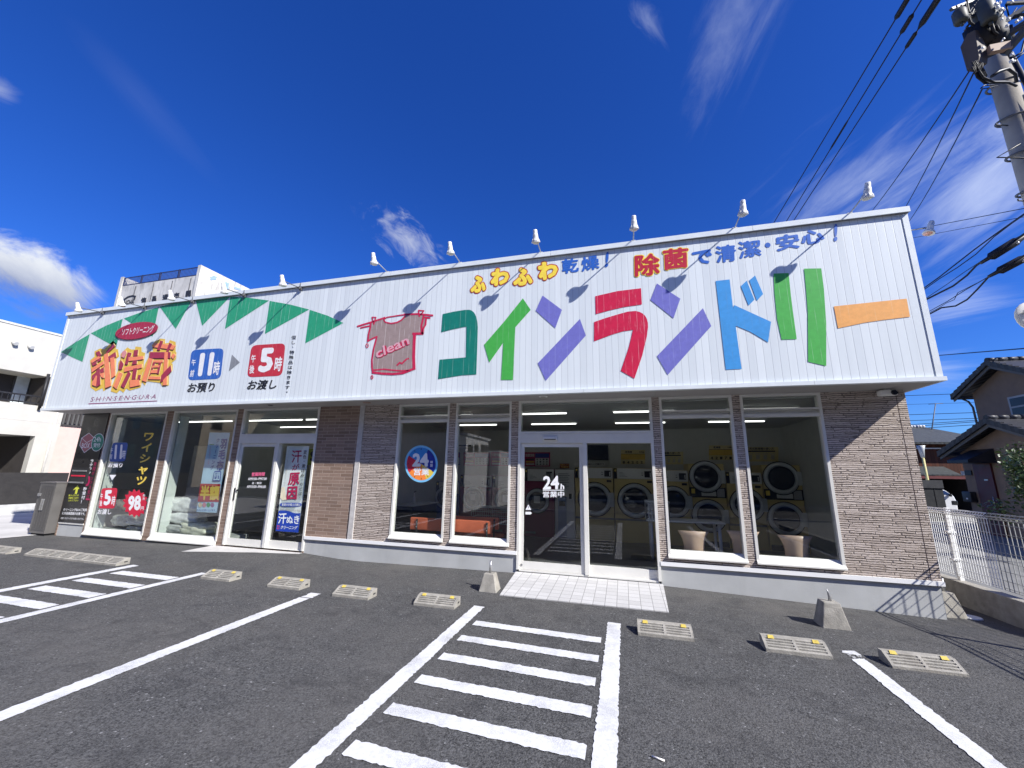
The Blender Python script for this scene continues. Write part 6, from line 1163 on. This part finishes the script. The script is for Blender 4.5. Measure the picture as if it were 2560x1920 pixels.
mb = MB(); mb.box(XLo+.1, XLo+1.2, -6, 2*r2[1]-e2[1]+.3, -.4, 2.6); mb.build('added_shadow_wall', pm('added_wall_dark', (.10, .09, .08), .9, .2), t)  # wall added to cast shade on the ground behind the mesh fence
a, b = onX('H', 2000, 740, XU), onX('H', 2330, 990, XU); mb = MB(); mb.box(XU-.05, XU-.005, b[1], a[1], b[2], a[2]); w_ = mb.build('window', pm('grey_window_frame', (.30, .30, .29), .5), t); mb = MB(); mb.box(XU-.058, XU-.051, b[1]+.06, a[1]-.08, b[2]+.07, (a[2]+b[2])/2-.03); mb.box(XU-.058, XU-.051, b[1]+.06, a[1]-.08, (a[2]+b[2])/2+.03, a[2]-.07); mb.build('pane', pm('dark_pane', (.02, .02, .022), .35), w_)
a, b = onX('h', 1010, 830, XLo), onX('h', 1240, 830, XLo); mb = MB(); mb.box(XLo-.06, XLo-.004, b[1], a[1], -.4, a[2]); d_ = mb.build('door', pm('door_dark_red', hexc('4a1a1c'), .5, .15), t); mb = MB(); mb.box(XLo-.075, XLo-.061, a[1]-.55, a[1]-.4, 1.55, 1.6); mb.tube([(XLo-.1, b[1]+.12, .5), (XLo-.1, b[1]+.12, 1.0)], .015, 6); mb.build('handle', STEEL, d_)
A_ = onX('h', 660, 792, XLo-.8); B_ = onX('h', 1280, 690, XLo); zf = A_[2]; mb = MB(); y0, y1 = A_[1], onX('h', 1280, 690, XLo)[1]; zc = zf+.42
mb.hexa([(XLo-.8, y1, zf-.08), (XLo-.001, y1, zf-.08), (XLo-.001, y0, zf-.08), (XLo-.8, y0, zf-.08)], [(XLo-.8, y1, zf+.02), (XLo-.001, y1, zc), (XLo-.001, y0, zc), (XLo-.8, y0, zf+.02)]); mb.build('canopy', pm('canopy_navy', (.015, .016, .022), .5), t)
a = onX('h', 1000, 1260, XLo); mb = MB(); mb.rbox(XLo-.2, XLo-.002, a[1]-.2, a[1]+.2, a[2]-.18, a[2]+.2, .03); mb.box(XLo-.205, XLo-.2005, a[1]-.06, a[1]+.02, a[2]-.08, a[2]-.03, 1); tag(mb.build('letter_box', [BLACKM, PWH]), 'black letter box beside the dark red door of the tiled house', 'letter box')
a = onX('h', 950, 945, XLo); mb = MB(); mb.box(XLo-.04, XLo-.002, a[1]-.14, a[1]+.16, a[2]-.09, a[2]+.09); mb.build('name_plate', BLACKM, t); mb = MB(); mb.box(XLo-.03, XLo-.002, a[1]+.18, a[1]+.36, a[2]-.09, a[2]+.07); mb.build('name_plate', pm('plate_pale', (.45, .42, .38), .6), t)

# shrub in front of the house
LEAF = m_leaf()
def shrub(name, label, c, rx, ry, rz, n, ls, loc, h):
    t = thing(name, label, 'shrub', loc); mb = MB(); x, y, z = loc
    mb.tube([(x, y, z), (x+.05, y, z+h*.5), (c[0], c[1], c[2])], [.05, .035, .012], 8)
    cl = [(c[0]+random.gauss(0, rx*.5), c[1]+random.gauss(0, ry*.5), c[2]+random.gauss(0, rz*.5)) for _ in range(16)]
    for q in cl: mb.tube([(x+.03, y, z+h*.45), ((x+q[0])/2, (y+q[1])/2, (z+h*.4+q[2])/2), q], [.025, .014, .005], 5)
    mb.build('trunk', pm('bark', (.12, .09, .06), .9, .2), t); mb = MB()
    for i in range(n):
        q = random.choice(cl); d = Vector((random.gauss(0, 1), random.gauss(0, 1), random.gauss(0, 1))).normalized()*random.random()**.5*rx*.55; p = Vector(q)+d; u = Vector((random.gauss(0, 1), random.gauss(0, 1), random.gauss(0, .6))).normalized(); w = u.cross(Vector((random.gauss(0, .6), random.gauss(0, .6), 1))).normalized(); l = ls*random.uniform(.6, 1.3)
        mb.add([p, p+u*l*.5+w*l*.28, p+u*l+Vector((0, 0, -l*.1)), p+u*l*.5-w*l*.28], [(0, 1, 2, 3)])
    mb.build('crown', LEAF, t); return t
c = onX('h', 1590, 1060, 9.5); shrub('leafy_shrub', 'sunlit leafy shrub in front of the beige tiled house', (c[0], c[1]-.45, c[2]-.1), .62, .62, .72, 3200, .10, (9.6, c[1]-.6, -.4), 2.0)

# dark timber house, shed, van and lamp far right
t = thing('timber_house', 'old dark timber house with a grey tiled roof seen through the gap', 'building', (24, 34, -.4)); YT = 32.0
z_ = lambda p: onY('H', *p, YT); rl, rr, el = z_((400, 1190)), z_((1175, 1190)), z_((700, 1365)); xr = z_((1175, 1190))[0]; hip = z_((1400, 1275)); ze, zr = el[2], rl[2]+.5; x0 = rl[0]-5
OLDR = m_rooftile('old_roof_tile', (.062, .066, .062), .3); mb = MB(); yb = YT-.8; yr_ = YT+2.6; xe = hip[0]+1.8
mb.add([(x0, yb, ze), (xe, yb, ze), (xr, yr_, zr), (x0, yr_, zr), (xe, YT+6.2, ze), (x0, YT+6.2, ze), (x0, yb, ze-.15), (xe, yb, ze-.15)], [(0, 1, 2, 3), (1, 4, 2), (3, 2, 4, 5), (6, 7, 1, 0), (0, 3, 5)]); n = 40
for i in range(n): x = x0+(xr-x0)*i/n; mb.tube([(x, yr_, zr+.05), (x+(xr-x0)/n*.95, yr_, zr+.05)], .13, 8, 1)
mb.build('roof', [OLDR, pm('ridge_tile_pale', (.42, .42, .42), .5)], t)
TIM = m_wood('dark_timber', (.035, .014, .009), (.13, .045, .022), .22); mb = MB(); zm = z_((700, 1560))[2]; mb.box(x0, xe-.9, YT, YT+5.4, -.4, ze-.12); mb.build('wall', TIM, t); zl = z_((700, 1443))[2]; mb = MB(); mb.box(x0, z_((1105, 1443))[0], YT-.06, YT-.005, zl-.04, zl+.04); mb.build('beam', pm('white_beam', (.75, .74, .7), .6), t)
a, b = onY('h', 250, 862, YT-1.2), onY('h', 790, 975, YT-1.2); mb = MB(); mb.hexa([(a[0], YT-1.6, b[2]-.05), (b[0], YT-1.6, b[2]-.05), (b[0], YT-.07, a[2]-.05), (a[0], YT-.07, a[2]-.05)], [(a[0], YT-1.6, b[2]+.05), (b[0], YT-1.6, b[2]+.05), (b[0], YT-.07, a[2]+.05), (a[0], YT-.07, a[2]+.05)]); mb.build('lower_roof', OLDR, t)
t = thing('carport', 'dark carport with a reddish eave behind the white van', 'carport', (19, 22, -.4)); YC = 21.0; a, b = onY('h', 440, 985, YC), onY('h', 800, 1025, YC); mb = MB(); mb.box(a[0]-3, b[0]+1.2, YC, YC+5, b[2], a[2]); mb.build('roof', pm('rust_red_sheet', hexc('63302f'), .6, .1), t); mb = MB(); mb.box(a[0]-3, b[0]+1.2, YC+4.8, YC+5, -.4, b[2]-.001); mb.box(b[0]+1.1, b[0]+1.2, YC, YC+4.8, -.4, b[2]-.001); mb.box(a[0]-3, a[0]-2.9, YC, YC+4.8, -.4, b[2]-.001); mb.build('wall', DARKGAP, t)
YS = 16.5; a, b = onY('h', 325, 1035, YS), onY('h', 582, 1040, YS); t = thing('garden_shed', 'black metal storage shed in front of the white van', 'shed', ((a[0]+b[0])/2, YS, -.4)); mb = MB(); mb.box(a[0]-.6, b[0], YS, YS+1.2, .05, a[2]-.38); mb.box(a[0]-.55, b[0]-.05, YS+.05, YS+1.1, -.42, .05); mb.build('body', pm('shed_black', (.035, .037, .04), .5, .1), t); mb = MB(); mb.box(a[0]-.65, b[0]+.03, YS-.04, YS+1.25, a[2]-.38, a[2]); mb.build('roof', pm('shed_roof', (.055, .057, .062), .5, .1), t); mb = MB(); mb.box(b[0]-.35, b[0]-.33, YS-.012, YS-.001, .1, a[2]-.4); mb.build('door_edge', BLACKM, t)
# kei van, nose to the right
YV = 18.6; nose = onY('h', 800, 1380, YV)[0]; topz = onY('h', 640, 1140, YV)[2]; VWH = pm('van_white', (.75, .76, .77), .25, .03, 1, spec=.6); zb = .02
t = thing('parked_van', 'small white van parked behind the black shed, nose to the right', 'van', (nose-1.6, YV+.7, -.4)); prof = [(nose-3.3, zb), (nose, zb), (nose+.02, zb+.45), (nose-.06, zb+.75), (nose-.38, topz-.12), (nose-.62, topz), (nose-3.3, topz-.02)]
mb = MB(); n = len(prof); mb.add([(x, YV, z) for x, z in prof]+[(x, YV+1.45, z) for x, z in prof], [list(range(n)), list(range(2*n-1, n-1, -1))]+[(i, n+i, n+(i+1) % n, (i+1) % n) for i in range(n)]); o = mb.build('body', VWH, t, fix=True); md = o.modifiers.new('round', 'BEVEL'); md.width = .05; md.segments = 3
mb = MB(); q = [(nose-.14, zb+.80), (nose-.43, topz-.13), (nose-1.1, topz-.12), (nose-1.1, zb+.80)]; mb.plate([(x, YV-.008, z) for x, z in q][::-1], (0, .006, 0)); mb.add([(nose-.065, YV+.1, zb+.79), (nose-.065, YV+1.35, zb+.79), (nose-.375, YV+1.3, topz-.13), (nose-.375, YV+.15, topz-.13)], [(0, 1, 2, 3)]); mb.build('window', pm('van_glass', (.03, .06, .16), .1, spec=.8), t)
mb = MB(); mb.rbox(nose-.22, nose+.035, YV-.015, YV+.25, zb+.30, zb+.52, .03); mb.build('headlight', DGL, t); mb = MB(); mb.rbox(nose-.3, nose-.22, YV-.16, YV-.02, zb+.72, zb+.85, .02); mb.build('mirror', BLACKM, t)
for x in (nose-.6, nose-2.7): mb = MB(); mb.cyl((x, YV-.01, -.12), (x, YV+.15, -.12), .28, .28, 20); w_ = mb.build('wheel', BLACKM, t); mb = MB(); mb.cyl((x, YV-.015, -.12), (x, YV-.011, -.12), .17, .17, 16); mb.build('rim', STEEL, w_)
t = thing('street_lamp', 'pale lamp post with a funnel shaped head in the gap right of the shop', 'lamp post', (0, 0, 0)); YQ = 20.0; a, b = onY('h', 340, 700, YQ), onY('h', 425, 1040, YQ); a2_ = onY('h', 330, 590, YQ); t.location = (b[0], YQ, -.4); mb = MB(); mb.cyl((a[0], YQ, -.4), (a[0], YQ, a[2]), .075, .06, 10); mb.build('pole', pm('lamp_post_yellow', hexc('b9b27a'), .6, .08), t); mb = MB(); mb.tube([(a[0], YQ, a[2]-.2), (a[0], YQ, a2_[2]-.25), (a[0], YQ, a2_[2])], [.08, .13, .19], 12); mb.build('lamp_head', pm('lamp_head_pale', (.5, .52, .5), .5), t)
a, b = onY('H', 990, 820, 34), onY('H', 850, 1190, 34); mb = MB(); mb.cyl((b[0], 34, b[2]-1.5), (a[0], 34, a[2]), .05, .035, 8); mb.cyl((a[0]-.5, 34, a[2]-.05), (a[0]+.5, 34, a[2]-.02), .03, .03, 6); tag(mb.build('antenna_mast', pm('mast_grey', (.08, .09, .11), .5)), 'thin leaning antenna mast above the timber house roof', 'antenna')

# ------------------------------------------------------------------ what the window panes mirror: the far side of the street
def block(name, label, x0, x1, y0, y1, h, mat, wins, rmat=None):
    t = thing(name, label, 'building', ((x0+x1)/2, y1, -.4), 'buildings across the street'); mb = MB(); mb.box(x0, x1, y0, y1, -.4, h); mb.build('wall', mat, t); mb = MB(); mb.box(x0-.15, x1+.15, y0-.15, y1+.15, h, h+.18); mb.build('roof', rmat or FASB, t)
    for (face, u, z, w, hh) in wins:
        mb = MB()
        if face == 'n': mb.box(u-w/2, u+w/2, y1+.003, y1+.05, z-hh/2, z+hh/2)
        else: mb.box(x1+.003, x1+.05, u-w/2, u+w/2, z-hh/2, z+hh/2)
        f = mb.build('window', pm('far_frame', (.2, .2, .2), .5), t); mb = MB()
        if face == 'n': mb.box(u-w/2+.06, u+w/2-.06, y1+.051, y1+.055, z-hh/2+.06, z+hh/2-.06)
        else: mb.box(x1+.051, x1+.055, u-w/2+.06, u+w/2-.06, z-hh/2+.06, z+hh/2-.06)
        mb.build('pane', DGL, f)
    return t
# white house mirrored in the fourth window: find it through the mirror image (y -> -y)
XM = -7.5
ra, rb = onX('w', 1045, 50, XM), onX('w', 1400, 125, XM); ya, yb_ = -ra[1], -rb[1]; hm = ra[2]
t = thing('white_building', 'plain white building across the street, mirrored in the fourth window', 'building', (XM-3, ya, -.4), 'buildings across the street')
mb = MB(); mb.box(XM-6, XM, yb_, ya, -.4, hm); w_ = mb.build('wall', pm('far_white', (.82, .81, .79), .8), t); mb = MB(); mb.box(XM-6.1, XM+.1, yb_-.1, ya+.1, hm, hm+.12); mb.build('roof', pm('far_white_cap', (.7, .7, .68), .7), t)
for (p0, p1) in ((1075, 1135), (1178, 1232), (1280, 1330), (1352, 1375)):
    a, b = onX('w', p0, 200, XM), onX('w', p1, 320, XM); mb = MB(); mb.box(XM+.003, XM+.04, -a[1], -b[1], b[2], a[2]); mb.build('window', DARKGAP, t)
q0 = onX('w', 1400, 400, XM); mb = MB(); mb.box(XM-2, XM+.6, yb_-6, yb_-.2, -.4, q0[2]+.4); mb.build('annex', pm('far_white', (.82, .81, .79), .8), t)
def row(x0, x1, y0, y1, h, col, name, lab, nw, nr): block(name, lab, x0, x1, y0, y1, h, pm('far_render_%d' % int(h*10), col, .9, .15, .5), [('n', x0+1.5+(x1-x0-3)*i/(nw-1), 3+3*j, 1.6, 1.3) for i in range(nw) for j in range(nr)])
row(-28, 16, -62, -46, 24, (.085, .08, .075), 'office_block', 'tall dark office block across the street facing the entrance', 9, 5)
row(17, 44, -40, -27, 13, (.10, .10, .10), 'grey_building', 'dark grey building across the street, right of the tall office block', 6, 3)
row(45, 75, -40, -28, 10, (.12, .11, .10), 'brown_building', 'low brown building across the street, farthest right', 6, 2)
row(2, 16, -34, -25.5, 8, (.09, .08, .07), 'brown_building', 'small brown building across the street in front of the tall office block', 4, 2)
row(-39, -16, -44, -31, 11, (.10, .085, .075), 'brown_building', 'dark brown building across the street between the white and the tan buildings', 7, 3)
block('tan_building', 'tan apartment building across the street, mirrored in the second window', -60, -40, -34, -22, 17, pm('far_tan', (.36, .31, .24), .9), [('e', -23.5-3*i, 3+2.9*j, 1.2, 1.4) for i in range(4) for j in range(4)]+[('n', -58+3*i, 3+2.9*j, 1.2, 1.4) for i in range(6) for j in range(4)])
block('tall_building', 'white tiled office block far across the street, mirrored in the first window', -78, -62, -44, -28, 24, pm('far_tile_white', (.45, .45, .43), .7), [('e', -30-3*i, 6+3.2*j, 1.4, 1.5) for i in range(4) for j in range(5)])
